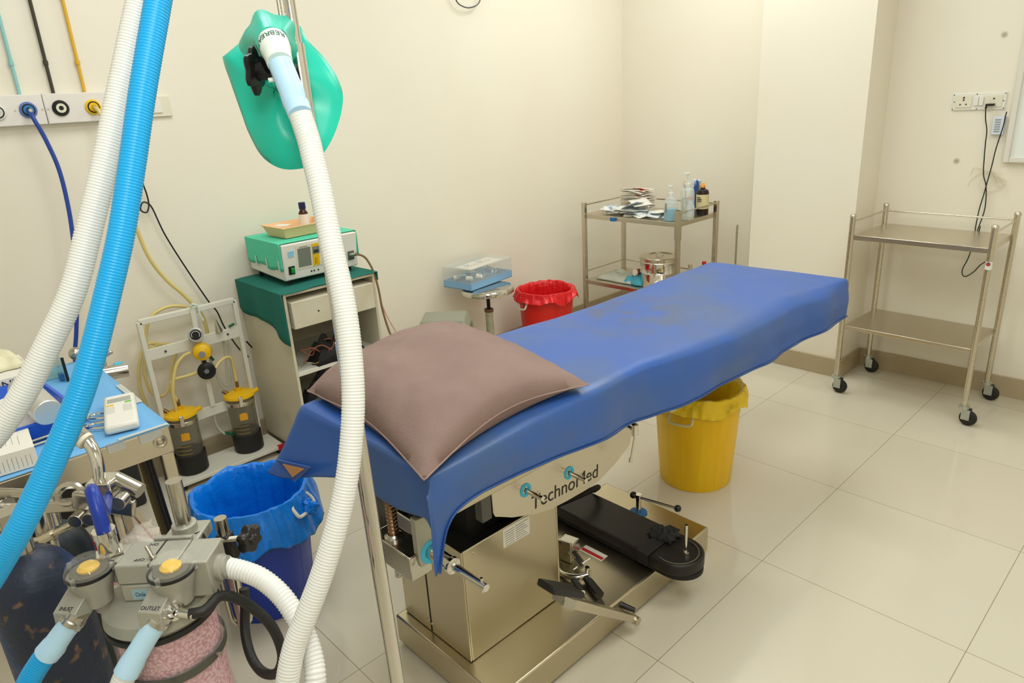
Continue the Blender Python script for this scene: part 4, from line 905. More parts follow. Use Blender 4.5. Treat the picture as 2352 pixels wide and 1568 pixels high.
# arm board on the base
t = thing('arm_board', 'long black padded arm board lying across the table base', 'arm board', (-.3, .27, .106))
poly = [(-.62, .195), (-.62, .345), (-.12, .345)]+[(-.12+.078*math.cos(a), .268+.078*math.sin(a)) for a in [PI/2-PI*k/14 for k in range(15)]]+[(-.12, .19)]
poly = [(-.64, .20), (-.64, .35)]+[(-.115+.08*math.cos(a), .268+.08*math.sin(a)) for a in [PI/2-PI*k/16 for k in range(17)]]
obj('board_pad', B().prism(poly, .128, .168, 'z'), mat('black board vinyl', rgb(26, 22, 20), .45), t, bevel=.006)
obj('board_plate', B().prism([(p[0]*1.0, .275+(p[1]-.275)*.9) for p in poly], .112, .128, 'z'), blackm, t)
obj('board_foot', B().box((-.55, .22, .106), (-.50, .33, .112)).box((-.25, .22, .106), (-.20, .33, .112)), greyd, t)
obj('end_ring', B().tube([(-.115+.066*math.cos(a), .262+.066*math.sin(a), .1695) for a in [PI*.5-PI*1.1*k/14 for k in range(15)]], .0018, n=6), mat('worn edge', rgb(96, 88, 70), .5), t)
pn = obj('pin', B().cyl((-.085, .262, .168), (-.085, .262, .275), .0048), chrome, t)
obj('pin_nut', B().cyl((-.085, .262, .168), (-.085, .262, .182), .014, .011, n=6), chromed, pn)
st = obj('strap', B().box((-.205, .18, .128), (-.17, .355, .1725)).box((-.208, .178, .1685), (-.165, .357, .1735)), blackm, t, bevel=.002)
obj('strap_knot', crumple(-.19, .30, .172, .045, .035, .03, 4.2), blackm, st, smooth=60, solid=.002)
obj('strap', B().tube([(-.60, .20, .16), (-.55, .17, .19), (-.50, .20, .22), (-.48, .28, .225), (-.50, .35, .20), (-.53, .36, .17)], .010, n=8), blackm, label='loose black strap end looped over the far end of the arm board', cat='strap')

# clamps on the base
t = thing('rail_clamp', 'steel rail clamp with short tommy bar lying on the table base', 'clamp', (-.40, .09, .106))
obj('clamp_body', B().box((-.425, .055, .13), (-.37, .10, .175), rz=.2).box((-.43, .05, .106), (-.37, .06, .18), rz=.2), chromed, t, bevel=.003)
obj('clamp_screw', B().cyl((-.39, .07, .15), (-.33, .06, .125), .012).cyl((-.35, .055, .134), (-.32, .05, .122), .009), chromed, t)
obj('tommy_bar', B().cyl((-.335, .025, .12), (-.325, .095, .128), .003), chrome, t)
t = thing('socket_clamp', 'curved steel socket clamp with two black grips on the table base', 'clamp', (-.27, .02, .106))
obj('clamp_arc', B().tube([(-.39, .02, .115), (-.35, -.01, .12), (-.30, 0, .125), (-.28, .03, .125)], .010, n=10), chromed, t)
obj('clamp_rod', B().cyl((-.28, .03, .125), (-.26, .02, .13), .006).cyl((-.29, .035, .11), (-.285, .035, .15), .007), chrome, t)
g1 = obj('grip', B().cyl((-.275, .02, .122), (-.20, -.01, .120), .0125, .0145), black, t)
g2 = obj('grip', B().cyl((-.30, -.01, .12), (-.245, -.035, .119), .011, .0125), black, t)
obj('grip_end', B().cyl((-.245, -.035, .119), (-.243, -.036, .119), .009), ivory, g2)

# ------------------------------------------------------------------ blue topped side table (left)
TZ = .75
t = thing('side_table', 'steel side table with light blue sheet on its top, far left', 'table', (-1.37, -1.15, 0))
TX0, TX1, TY0, TY1 = -1.76, -.965, -1.75, -.845
obj('table_frame', B().box((TX1-.02, TY0, TZ-.075), (TX1, TY1, TZ-.002)).box((TX0, TY0, TZ-.075), (TX0+.02, TY1, TZ-.002)).box((TX0+.02, TY1-.02, TZ-.075), (TX1-.02, TY1, TZ-.002)).box((TX0+.02, TY0, TZ-.075), (TX1-.02, TY0+.02, TZ-.002)), steelp, t, bevel=.002)
obj('table_top', B().box((TX0, TY0, TZ-.002), (TX1, TY1, TZ+.001)), steelp, t)
for (a, b_) in ((TX1-.017, TY1-.017), (TX0+.017, TY1-.017), (TX1-.017, TY0+.017), (TX0+.017, TY0+.017)):
    obj('leg', B().box((a-.015, b_-.015, .01), (a+.015, b_+.015, TZ-.075)), steelp, t, bevel=.002)
    obj('leg_foot', B().box((a-.018, b_-.018, 0), (a+.018, b_+.018, .02)), mat('pale blue foot', rgb(130, 170, 210), .5), t)
obj('corner_bolt', B().lathe([(.002, 0), (.0175, 0), (.0175, .003), (.012, .004), (.010, .002), (.006, .004), (.002, .004)], (TX1, TY1-.028, TZ-.035), (1, 0, 0)), steel, t)
obj('lower_rail', B().box((TX0, TY1-.02, .2), (TX1, TY1, .22)), steel, t)
ts = obj('table_sheet', B().grid([[(TX0-.0+(TX1-TX0+.003)*i/24, TY0+(TY1-TY0+.003)*j/24, TZ+.004+.0012*noise.noise(Vector((i*.4, j*.3, 0)))) for j in range(25)] for i in range(25)]), mat('sky blue sheet', rgb(112, 180, 232), .5), label='light blue disposable sheet taped on the side table', cat='sheet', solid=.002, smooth=60)
ptape = mat('paper tape', rgb(222, 222, 212), .5, alpha=.7)
for lo_, hi_ in (((TX1-.01, TY1-.12, TZ+.0062), (TX1+.0035, TY1-.0, TZ+.0068)), ((TX1+.0012, TY1-.15, TZ-.02), (TX1+.0024, TY1-.11, TZ+.006)), ((TX1+.0012, TY1-.075, TZ-.024), (TX1+.0024, TY1-.02, TZ+.002)), ((TX1-.42, TY1-.012, TZ+.0062), (TX1-.22, TY1+.004, TZ+.007))):
    obj('tape', B().box(lo_, hi_), ptape, ts)
ZT = TZ+.0065
Md = frame((-1.118, -.912, ZT), (-.69+.42+.05, .0, 0), (0, 0, 1))
# timer device: long axis along x, tilted
Mdv = Matrix.Translation((-1.116, -.915, ZT)) @ Matrix.Rotation(math.radians(-14), 4, 'Z')
t = thing('monitor_device', 'white hand-held medical device with grey display on the side table', 'medical device', (-1.116, -.912, ZT))
obj('casing', B(Mdv).box((-.118, -.040, 0), (.118, .040, .026)), white, t, bevel=.009)
obj('display', B(Mdv).box((-.085, -.029, .026), (-.053, .029, .0268)), mat('lcd pale', rgb(168, 172, 162), .3), t)
obj('yellow_key', B(Mdv).box((-.040, -.032, .026), (-.030, -.014, .0268)), yellow, t)
obj('green_key', B(Mdv).box((-.046, .014, .026), (-.034, .03, .0268)), mat('green key', rgb(120, 190, 90), .5), t)
b = B(Mdv)
for i in range(5): b.box((-.022+.011*i, -.032, .026), (-.017+.011*i, -.012, .0266)); b.box((-.022+.011*i, .008, .026), (-.017+.011*i, .03, .0266))
obj('button_row', b, mat('pale grey', rgb(205, 205, 196), .5), t)
# scissors
t = thing('scissors', 'steel surgical scissors with ring handles beside the white device', 'scissors', (-1.08, -1.02, ZT))
def sc(p): return (p[0], p[1], ZT+.006)
b = B()
def ringp(cx, cy, rx, ry, rot): return [(cx+rx*math.cos(a)*math.cos(rot)-ry*math.sin(a)*math.sin(rot), cy+rx*math.cos(a)*math.sin(rot)+ry*math.sin(a)*math.cos(rot), ZT+.006) for a in [2*PI*k/16 for k in range(17)]]
obj('finger_ring', B().tube(ringp(-1.155, -.955, .034, .018, .9), .0038, n=8, step=.004), chrome, t)
obj('finger_ring', B().tube(ringp(-1.088, -.975, .034, .018, .9), .0038, n=8, step=.004), chrome, t)
obj('blade', B().tube([(-1.172, -.985, ZT+.005), (-1.14, -1.02, ZT+.005), (-1.11, -1.07, ZT+.004), (-1.10, -1.13, ZT+.004)], .0042, n=8).tube([(-1.108, -1.0, ZT+.008), (-1.12, -1.04, ZT+.008), (-1.13, -1.08, ZT+.006), (-1.13, -1.14, ZT+.004)], .0042, n=8), chrome, t)
t = thing('tape_roll', 'small white tape roll next to the scissors', 'tape', (-1.19, -1.0, ZT))
obj('roll', B().lathe([(.014, 0), (.028, 0), (.028, .024), (.014, .024), (.014, 0)], (-1.21, -1.0, ZT), n=32, cap=False), white, t)
# blue tray with gauze
Mb = Matrix.Translation((-1.46, -1.30, ZT)) @ Matrix.Rotation(math.radians(4), 4, 'Z')
t = thing('blue_tray', 'blue plastic tray holding white gauze on the side table', 'tray', (-1.3, -1.15, ZT))
obj('tray_body', trayshape(Mb, .34, .25, .055, .02, .003), mat('royal blue plastic', rgb(34, 92, 206), .35), t, smooth=30)
obj('gauze', crumple(-1.32, -1.17, ZT+.012, .12, .095, .075, 6.1, 20), mat('white gauze', rgb(240, 236, 230), .9, bump=.2, bscale=120), label='crumpled white gauze piled in the blue tray', cat='gauze', solid=.003, smooth=60)
obj('steel_cylinder', B().cyl((-1.27, -1.095, ZT+.105), (-1.10, -1.075, ZT+.075), .034, n=36), mat('satin aluminium', rgb(214, 212, 206), .3, .6), label='satin silver cylinder resting on the blue tray edge', cat='cylinder', bevel=.003)
t = thing('medicine_box', 'white medicine carton printed with text in front of the blue tray', 'box', (-1.0, -1.2, ZT))
Mc = Matrix.Translation((-1.05, -1.205, ZT)) @ Matrix.Rotation(math.radians(-5), 4, 'Z')
obj('carton', B(Mc).box((-.07, -.06, 0), (.07, .075, .05)), paper, t, bevel=.001)
obj('teal_edge', B(Mc).box((-.0705, -.061, .038), (-.068, .076, .0505)), mat('pale teal', rgb(150, 214, 204), .5), t)
b = B(Mc); random.seed(2)
for k in range(14): b.box((.0702, -.055+.009*k, .006), (.0704, -.0542+.009*k, .028+.014*random.random()))
for k in range(9): b.box((-.03, -.055+.013*k, .0502), (.02+.03*random.random(), -.0542+.013*k, .0504))
obj('print', b, greyprint, t)
# glass / mirror box
t = thing('glass_case', 'small clear glass case with black edge behind the blue tray', 'case', (-1.62, -.97, ZT))
obj('glass_pane', B().box((-1.70, -.948, ZT), (-1.56, -.944, ZT+.075)), mat('greenish glass', rgb(170, 214, 204), .08, alpha=.5), t)
obj('case_edge', B().box((-1.56, -.95, ZT), (-1.554, -.942, ZT+.078)), black, t)
obj('glass_pane', B().box((-1.69, -1.02, ZT), (-1.62, -.955, ZT+.05)), MATS['greenish glass'], t)
obj('blue_tab', B().box((-1.60, -.962, ZT), (-1.575, -.95, ZT+.02)), blueprint, t)
# glove box
t = thing('glove_box', 'printed glove carton with pale gloves spilling from its top', 'box', (-1.62, -1.1, ZT))
obj('carton', B().box((-1.73, -1.30, ZT), (-1.50, -1.03, ZT+.075)), paper, t, bevel=.002)
obj('clear_window', B().box((-1.499, -1.29, ZT+.01), (-1.497, -1.04, ZT+.04)), mat('crinkled film', rgb(176, 176, 170), .2, .3, bump=.8, bscale=60), t)
Mg2 = Matrix(((0, 0, 1, -1.4985), (-1, 0, 0, -1.11), (0, -1, 0, ZT+.058), (0, 0, 0, 1)))
text('print', 'HANDS', .03, print_, Matrix.Translation((-1.4988, -1.10, ZT+.058)) @ Matrix(((0, 0, 1, 0), (1, 0, 0, 0), (0, 1, 0, 0), (0, 0, 0, 1))) @ Matrix.Rotation(PI, 4, 'Z'), t, .0004, sx=1.2)
obj('gloves', crumple(-1.64, -1.11, ZT+.078, .075, .07, .07, 8.3, 18), mat('pale latex', rgb(236, 230, 196), .6), label='pale latex gloves heaped on the glove carton', cat='gloves', solid=.002, smooth=60)
t = thing('dial_gauge', 'large grey dial gauge cut off by the left edge of the picture', 'gauge', (-1.9, -1.3, .76))
gp = Vector((-1.62, -1.262, .875)); gd = Vector((.9, -.1, .42))
obj('gauge_case', B().lathe([(.002, -.04), (.075, -.04), (.085, -.01), (.085, 0), (.078, .004), (.078, 0), (.002, 0)], gp, gd, 40), mat('gauge grey', rgb(178, 184, 176), .35, .4), t)
obj('gauge_face', B().lathe([(.002, .0006), (.076, .0006), (.076, .001), (.002, .001)], gp, gd, 40), mat('gauge face', rgb(206, 208, 200), .4), t)
obj('gauge_support', B().cyl((-1.66, -1.26, ZT), tuple(gp-gd*.02), .02), greyd, t)
# chrome cylinder fittings at the far edge of the table
t = thing('light_head', 'chrome cylindrical fitting sticking out past the side table edge', 'fitting', (-1.62, -.8, .70))
obj('barrel', B().cyl((-1.62, -.86, .732), (-1.60, -.765, .728), .024, n=28), chrome, t)
obj('blue_mark', B().cyl((-1.6095, -.80, .752), (-1.608, -.775, .7515), .007), cyan, t)
obj('bracket', B().box((-1.72, -.86, .725), (-1.66, -.81, .765)).cyl((-1.69, -.83, .76), (-1.70, -.785, .775), .009).cyl((-1.66, -.83, .77), (-1.64, -.79, .79), .007), chrome, t, bevel=.003)
obj('knob', B().sphere((-1.78, -.87, .775), .022), chromed, label='round worn metal knob at the far corner of the side table', cat='knob')
t = thing('equipment_box', 'black electronic box on the floor behind the side table', 'box', (-2.1, -1.0, 0))
obj('case', B().box((-2.235, -1.45, .004), (-2.04, -.72, .30)), mat('charcoal plastic', rgb(44, 44, 44), .5), t, bevel=.01)
obj('indicator', B().cyl((-2.04, -.77, .12), (-2.036, -.77, .12), .005), white, t)
t = thing('red_crate', 'red plastic crate on the floor behind the gas cylinder', 'crate', (-1.64, -1.05, 0))
obj('crate_body', trayshape(Matrix.Translation((-1.73, -1.2, .0)), .17, .28, .12, .012, .004), redbin, t, smooth=30)
t = thing('black_hose', 'black rubber hoses hanging inside the side table leg', 'hose', (-1.0, -.9, 0))
obj('hose_tube', B().tube([(-1.03, -.90, .69), (-1.02, -.895, .5), (-1.01, -.89, .35), (-.98, -.90, .2), (-.96, -.93, .05), (-.98, -1.05, .02)], .011, n=10), black, t)
obj('hose_tube', B().tube([(-1.06, -.91, .69), (-1.055, -.905, .5), (-1.04, -.90, .3), (-1.0, -.93, .1), (-1.02, -1.05, .02)], .008, n=10), mat('olive hose', rgb(92, 80, 44), .5), t)

# ------------------------------------------------------------------ gas cylinders, yoke
def cylinder(x_, y_, ztop, r, m_, lab):
    t = thing('gas_cylinder', lab, 'gas cylinder', (x_, y_, 0), 'gas cylinders')
    prof = [(.002, 0), (r-.01, 0), (r, .012), (r, ztop-.10)]+[(r*math.cos(a), ztop-.10+.085*math.sin(a)) for a in [PI/2*k/8*.86 for k in range(1, 9)]]
    obj('cylinder_body', B().lathe(prof, (x_, y_, 0), n=48), m_, t)
    obj('cylinder_valve', B().cyl((x_, y_, ztop-.03), (x_, y_, ztop+.03), .016).box((x_-.018, y_-.018, ztop+.02), (x_+.018, y_+.018, ztop+.06)), chromed, t)
    return t
worn = mat('worn blue black paint', rgb(30, 40, 60), .45, bump=.4, bscale=30, col2=rgb(30, 74, 128), nscale=7, nfac=(.5, .72))
nt = worn.node_tree; p = nt.nodes['Principled BSDF']; src = p.inputs['Base Color'].links[0].from_socket
nn = nt.nodes.new('ShaderNodeTexNoise'); nn.inputs['Scale'].default_value = 38; nn.inputs['Detail'].default_value = 8; tcw = nt.nodes.new('ShaderNodeTexCoord'); nt.links.new(tcw.outputs['Object'], nn.inputs['Vector'])
rr = nt.nodes.new('ShaderNodeMapRange'); rr.inputs[1].default_value = .6; rr.inputs[2].default_value = .68; nt.links.new(nn.outputs[0], rr.inputs[0])
xx = nt.nodes.new('ShaderNodeMix'); xx.data_type = 'RGBA'; xx.inputs[7].default_value = rgb(110, 84, 66); nt.links.new(src, xx.inputs[6]); nt.links.new(rr.outputs[0], xx.inputs[0]); nt.links.new(xx.outputs[2], p.inputs['Base Color'])
cylinder(-.372, -1.248, .885, .068, worn, 'scuffed black and blue gas cylinder at the lower left')
cylinder(-.80, -1.16, .70, .06, mat('cylinder black', rgb(26, 34, 40), .4, col2=rgb(30, 80, 84), nscale=5, nfac=(.6, .8)), 'second black gas cylinder with teal patches, under the chrome yoke')
t = thing('cylinder_yoke', 'worn chrome yoke bars and clamp screws in front of the side table', 'yoke', (-.45, -1.13, .88))
def P_(x, y, d):   # helper in metres along the yoke frame
    return Vector((x, y, d))
yk = [(-.471, -1.115, .987), (-.461, -1.109, .975), (-.437, -1.105, .934), (-.436, -1.110, .918)]
obj('gooseneck', B().tube([(-.478, -1.118, .990), (-.462, -1.108, .980), (-.447, -1.104, .960), (-.437, -1.106, .935), (-.436, -1.110, .912)], .0105, n=16), chrome, t)
obj('hex_nut', B().cyl((-.484, -1.121, .997), (-.466, -1.112, .984), .0165, n=6), chromed, t)
obj('nut_collar', B().cyl((-.466, -1.112, .984), (-.461, -1.109, .980), .0155), ivory, t)
Hx = Vector((.679, .734, 0)); Hy = Vector((-.734, .679, 0)); Hz = Vector((0, 0, 1))
def yb(c, dx, dy, dz, R_=0):
    M_ = frame(c, Hx, Hy) @ Matrix.Rotation(R_, 4, 'Y'); return B(M_).box((-dx, -dy, -dz), (dx, dy, dz))
obj('block', yb((-.432, -1.105, .90), .022, .022, .016), chrome, t, bevel=.003)
obj('link_bar', yb((-.424, -1.115, .870), .055, .006, .017, math.radians(14)), chromed, t, bevel=.004)
obj('top_bar', yb((-.508, -1.20, .868), .085, .006, .012, math.radians(-2)), chromed, t, bevel=.003)
obj('bar_ring', B().tube([tuple(Vector((-.478, -1.155, .887))+Hx*.022*math.cos(a)+Hy*.5*.022*math.sin(a)+Hz*.012*math.sin(a)) for a in [2*PI*k/14 for k in range(15)]], .007, n=8), chromed, t)
obj('bar', B().cyl((-.43, -1.085, .905), (-.392, -1.06, .884), .014), chromed, t)
for c in ((-.395, -1.085, .884), (-.452, -1.147, .853), (-.421, -1.13, .862)):
    c = Vector(c); obj('bolt_head', B().cyl(tuple(c-Hy*.004), tuple(c-Hy*.026), .0125, n=24), chromed, t, bevel=.001)
obj('clamp_arm', B().cyl((-.432, -1.14, .853), (-.482, -1.20, .822), .0065).cyl((-.477, -1.194, .825), (-.492, -1.212, .815), .010), steel, t)
obj('clamp_screw', B().cyl((-.49, -1.21, .817), (-.56, -1.29, .80), .004).cyl((-.44, -1.115, .846), (-.47, -1.17, .826), .003), steel, t)
obj('rear_block', yb((-.56, -1.262, .865), .03, .02, .03), chromed, t, bevel=.003)
obj('yoke_nut', B().cyl((-.55, -1.275, .845), (-.54, -1.262, .80), .015), chromed, t)
obj('yoke_post', B().cyl((-.52, -1.21, .60), (-.51, -1.20, .868), .016), chromed, t)
obj('yoke_stem', B().cyl((-.44, -1.1, 0), (-.44, -1.1, .89), .012), chromed, t)
obj('yoke_foot', B().cyl((-.44, -1.1, 0), (-.44, -1.1, .015), .10), greyd, t)
obj('spanner', yb((-.545, -1.245, .905), .06, .004, .009, math.radians(6)), chromed, label='rusty flat spanner resting on the chrome yoke', cat='spanner', bevel=.003)
t = thing('plastic_bag', 'crumpled clear plastic bag behind the absorber inlet', 'bag', (-.2, -1.15, .8))
fb_ = crumple(0, 0, 0, .07, .07, .05, 3.3, 18); fb_.M = Matrix.Translation((-.25, -1.13, .83)) @ Matrix.Rotation(.5, 4, 'X')
obj('bag_film', fb_, mat('clear crinkled film', rgb(206, 196, 184), .15, alpha=.45, bump=.6, bscale=35), t, smooth=60)
fb_ = crumple(0, 0, 0, .045, .13, .03, 6.6, 18); fb_.M = frame((-.075, -1.11, .80), Hx, (-.1, .05, -1))
obj('bag_film', fb_, MATS['clear crinkled film'], t, smooth=60)

# ------------------------------------------------------------------ circle absorber
O = Vector((-.002, -1.152, .992))
AM = frame(O, Hx, Hy)
t = thing('circle_absorber', 'grey circle absorber with canister of pink soda lime, lower left', 'absorber', (O.x, O.y, .70))
obj('main_block', B(AM).box((-.026, -.026, -.028), (.052, .026, 0)), greym, t, bevel=.002)
obj('side_block', B(AM).box((.053, -.026, -.052), (.092, .026, 0)), greym, t, bevel=.002)
obj('left_block', B(AM).box((-.062, -.012, -.034), (-.027, .026, -.002)), greym, t, bevel=.002)
obj('slide_slot', B(AM).box((.0175, -.0265, -.004), (.0195, .0265, .0006)), black, t)
obj('lower_block', B(AM).box((-.023, -.028, -.052), (.040, .02, -.0285)), greym, t, bevel=.002)
lp_ = obj('name_plate', B(AM).box((-.010, -.0286, -.049), (.030, -.028, -.034)), mat('pale blue plate', rgb(150, 178, 186), .4), t)
text('plate_print', 'Circle Absorber', .0085, mat('teal ink', rgb(30, 96, 116), .5), AM @ Matrix.Translation((.0115, -.0288, -.0415)) @ Matrix(((1, 0, 0, 0), (0, 0, -1, 0), (0, 1, 0, 0), (0, 0, 0, 1))), t, .0002, sx=.62)
lv = obj('selector_lever', B(AM).cyl((.0185, -.012, -.001), (.010, -.006, .014), .0028).cyl((.0185, -.012, -.004), (.0185, -.012, .003), .0045), chromed, t)
text('lever_print', 'ON', .0075, print_, AM @ Matrix.Translation((.006, .018, .0004)) @ Matrix.Rotation(PI, 4, 'Z'), t, .0001)
text('lever_print', 'OFF', .0075, print_, AM @ Matrix.Translation((.002, -.014, .0004)) @ Matrix.Rotation(PI, 4, 'Z'), t, .0001)
obj('back_plate', B(AM).box((.0, .028, -.01), (.05, .034, .002)), greym, t, bevel=.001)
# canister cap, canister
cc = Vector((.003, .005, 0))
obj('cap', B(AM).lathe([(.002, -.050), (.052, -.054), (.068, -.066), (.070, -.082), (.066, -.088), (.002, -.088)], cc, n=56), greym, t)
obj('gasket', B(AM).lathe([(.060, -.088), (.070, -.088), (.071, -.094), (.066, -.099), (.060, -.099)], cc, n=56), rubber, t)
obj('canister', B(AM).lathe([(.066, -.098), (.066, -.30), (.062, -.30), (.062, -.098)], cc, n=56, cap=False), mat('clear canister', rgb(240, 225, 225), .06, alpha=.18), t)
pk = mat('pink soda lime granules', rgb(236, 170, 176), .8)
nt = pk.node_tree; p = nt.nodes['Principled BSDF']; vo = nt.nodes.new('ShaderNodeTexVoronoi'); vo.inputs['Scale'].default_value = 230
tcn = nt.nodes.new('ShaderNodeTexCoord'); nt.links.new(tcn.outputs['Object'], vo.inputs['Vector'])
rp = nt.nodes.new('ShaderNodeValToRGB'); rp.color_ramp.elements[0].color = rgb(246, 196, 200); rp.color_ramp.elements[1].color = rgb(196, 110, 124); rp.color_ramp.elements[0].position = .3; rp.color_ramp.elements[1].position = .75
nt.links.new(vo.outputs['Distance'], rp.inputs[0]); nt.links.new(rp.outputs[0], p.inputs['Base Color'])
bmn = nt.nodes.new('ShaderNodeBump'); bmn.invert = True; bmn.inputs['Strength'].default_value = .8; bmn.inputs['Distance'].default_value = .003; nt.links.new(vo.outputs['Distance'], bmn.inputs['Height']); nt.links.new(bmn.outputs[0], p.inputs['Normal'])
obj('soda_lime', B(AM).lathe([(.002, -.10), (.061, -.10), (.061, -.298), (.002, -.298)], cc, n=56), pk, t)
bd_ = obj('metal_band', B(AM).lathe([(.0665, -.149), (.068, -.150), (.068, -.163), (.0665, -.164)], cc, n=56, cap=False), greyd, t)
obj('band_screw', B(AM).cyl((cc.x+.03, -.062, -.157), (cc.x+.03, -.068, -.157), .003, n=12).cyl((cc.x+.066, -.012, -.157), (cc.x+.072, -.013, -.157), .003, n=12), steel, bd_)
obj('canister_base', B(AM).lathe([(.062, -.292), (.071, -.292), (.072, -.31), (.002, -.31)], cc, n=56), rubber, t)
obj('support_post', B(AM).cyl((.019, .075, -.99), (.019, .075, -.02), .012), chromed, t)
obj('support_foot', B(AM).cyl((.019, .075, -.992), (.019, .075, -.975), .12), greyd, t)
# valves
def valve(x, y, word, name):
    v = obj('valve_body', B(AM).lathe([(.002, -.05), (.018, -.05), (.0215, -.03), (.0262, -.014), (.0275, -.006), (.002, -.006)], (x, y, 0), n=40).hexa([(x-.032, y-.040, -.060), (x-.002, y-.044, -.060), (x+.002, y-.01, -.05), (x-.028, y-.006, -.05)], [(x-.032, y-.038, -.035), (x-.002, y-.042, -.035), (x+.002, y-.01, -.022), (x-.028, y-.006, -.022)]), greym, t, bevel=.001)
    obj('valve_gasket', B(AM).lathe([(.0265, -.008), (.0285, -.006), (.0285, -.002), (.0265, -.001)], (x, y, 0), n=40, cap=False), black, v)
    obj('valve_disc', B(AM).lathe([(.002, .002), (.012, .002), (.013, .006), (.009, .010), (.002, .010)], (x, y, -.004), n=24), yellow, v)
    obj('valve_seat', B(AM).cyl((x, y, -.0055), (x, y, -.001), .022), mat('dark seat', rgb(84, 80, 62), .5), v)
    obj('valve_dome', B(AM).lathe([(.028, -.002), (.028, .001), (.0265, .003), (.024, .0085), (.018, .0135), (.010, .0163), (.001, .0172)], (x, y, 0), n=40, cap=False), mat('clear dome', rgb(236, 234, 222), .04, alpha=.14, spec=.9), v)
    bb_ = B(AM)
    for a in (2.9, 4.6, .1): bb_.cyl((x+.029*math.cos(a), y+.029*math.sin(a), -.005), (x+.029*math.cos(a), y+.029*math.sin(a), .004), .003, n=10)
    obj('dome_lug', bb_, MATS['clear dome'], v)
    a_ = math.atan2((-.034+.018), .033)
    text('valve_print', word, .0068, print_, AM @ Matrix.Translation((x-.0168, y-.0345, -.0326)) @ Matrix.Rotation(-.13, 4, 'Z') @ Matrix.Rotation(math.atan2(.0130, .032), 4, 'X'), v, .0003)
    return v
v1 = valve(-.057, -.025, 'INLET', 'l'); v2 = valve(.050, -.033, 'OUTLET', 'r')
obj('inlet_port', B().lathe([(.002, -.012), (.0135, -.012), (.0135, -.004), (.0155, -.003), (.0155, .003), (.0125, .004), (.0125, .010), (.002, .010)], (-.008, -1.243, .9425), (-.005, -.013, -.014)), chromed, t)
obj('outlet_port', B().lathe([(.002, -.012), (.0135, -.012), (.0135, -.004), (.0155, -.003), (.0155, .003), (.0125, .004), (.0125, .010), (.002, .010)], (.0695, -1.1675, .9385), (-.005, -.014, -.0155)), chromed, t)
obj('side_port', B(AM).lathe([(.002, 0), (.017, 0), (.017, .006), (.0145, .008), (.0145, .012), (.002, .012)], (.092, 0, -.028), (1, .0, 0)), greym, t)
obj('barb_fitting', B(AM).cyl((.046, -.050, -.048), (.058, -.056, -.05), .013, .011).cyl((.058, -.056, -.05), (.080, -.06, -.052), .0062), chrome, t)
# hex fitting + blue gas hose
hx = obj('hose_fitting', B(AM).cyl((-.045, .004, -.002), (-.045, .004, .004), .0175, n=6).cyl((-.045, .004, .004), (-.045, .004, .026), .0125).cyl((-.045, .004, .026), (-.045, .004, .036), .014, n=12), chrome, t)
hp = AM @ Vector((-.045, .004, .030))
obj('gas_hose', B().tube([tuple(hp), tuple(hp+Vector((-.006, .001, .034))), tuple(hp+Vector((-.04, .006, .045))), (-.165, -1.158, .985), (-.359, -1.120, .905), (-.502, -1.093, .855), (-.610, -1.071, .82), (-.70, -1.075, .70), (-.78, -1.06, .50)], .0085, n=12), mat('royal blue hose', rgb(24, 58, 160), .35), label='short dark blue hose entering the top of the absorber', cat='hose')
# chrome post with socket and clamp with knobs
obj('post_socket', B(AM).cyl((.024, .066, -.03), (.024, .066, .0), .0165).box((-.0, .04, -.03), (.05, .09, -.012)), greym, t, bevel=.002)
pt = obj('post', B(AM).cyl((.024, .066, -.01), (.024, .066, .066), .0105), chromed, t)
t = thing('hose_clamp', 'black clamp with two star knobs and a chrome tube beside the absorber', 'clamp', tuple(AM @ Vector((.072, .08, -.19))))
obj('clamp_body', B(AM).hexa([(.048, .068, -.075), (.082, .068, -.075), (.082, .092, -.075), (.048, .092, -.075)], [(.058, .07, -.03), (.078, .07, -.03), (.078, .09, -.03), (.058, .09, -.03)]), black, t, bevel=.004)
obj('tube', B(AM).cyl((.068, .08, -.19), (.068, .08, -.005), .0085), chromed, t)
obj('wire_loop', B(AM).tube([(.050, .08, -.07), (.051, .08, -.165), (.055, .08, -.185), (.066, .08, -.19), (.078, .08, -.182), (.08, .08, -.165), (.078, .08, -.14)], .0035, n=8), chromed, t)
def star(M_, c, ax, r, th, lobes=6):
    a = Vector(ax).normalized(); h = Vector((0, 0, 1)) if abs(a.z) < .9 else Vector((1, 0, 0)); u = (h-a*h.dot(a)).normalized(); v = a.cross(u); c = Vector(c)
    ring = lambda k_, off: [c+a*off+(u*math.cos(2*PI*i/48)+v*math.sin(2*PI*i/48))*r*k_*(1+.14*math.cos(lobes*2*PI*i/48)) for i in range(48)]
    b = B(M_); b.grid([ring(.05, 0), ring(.86, 0), ring(1, th*.25), ring(1, th*.75), ring(.86, th), ring(.4, th), ring(.3, th*1.2), ring(.05, th*1.2)], wrap=True); return b
k1 = obj('knob', star(AM, (.047, .062, -.036), (-.6, -.8, .1), .021, .014), black, t)
k2 = obj('knob', star(AM, (.098, .078, -.038), (.9, -.35, 0), .019, .014), black, t)
obj('knob_shaft', B(AM).cyl((.03, .066, -.034), (.10, .078, -.038), .0042), steel, t)

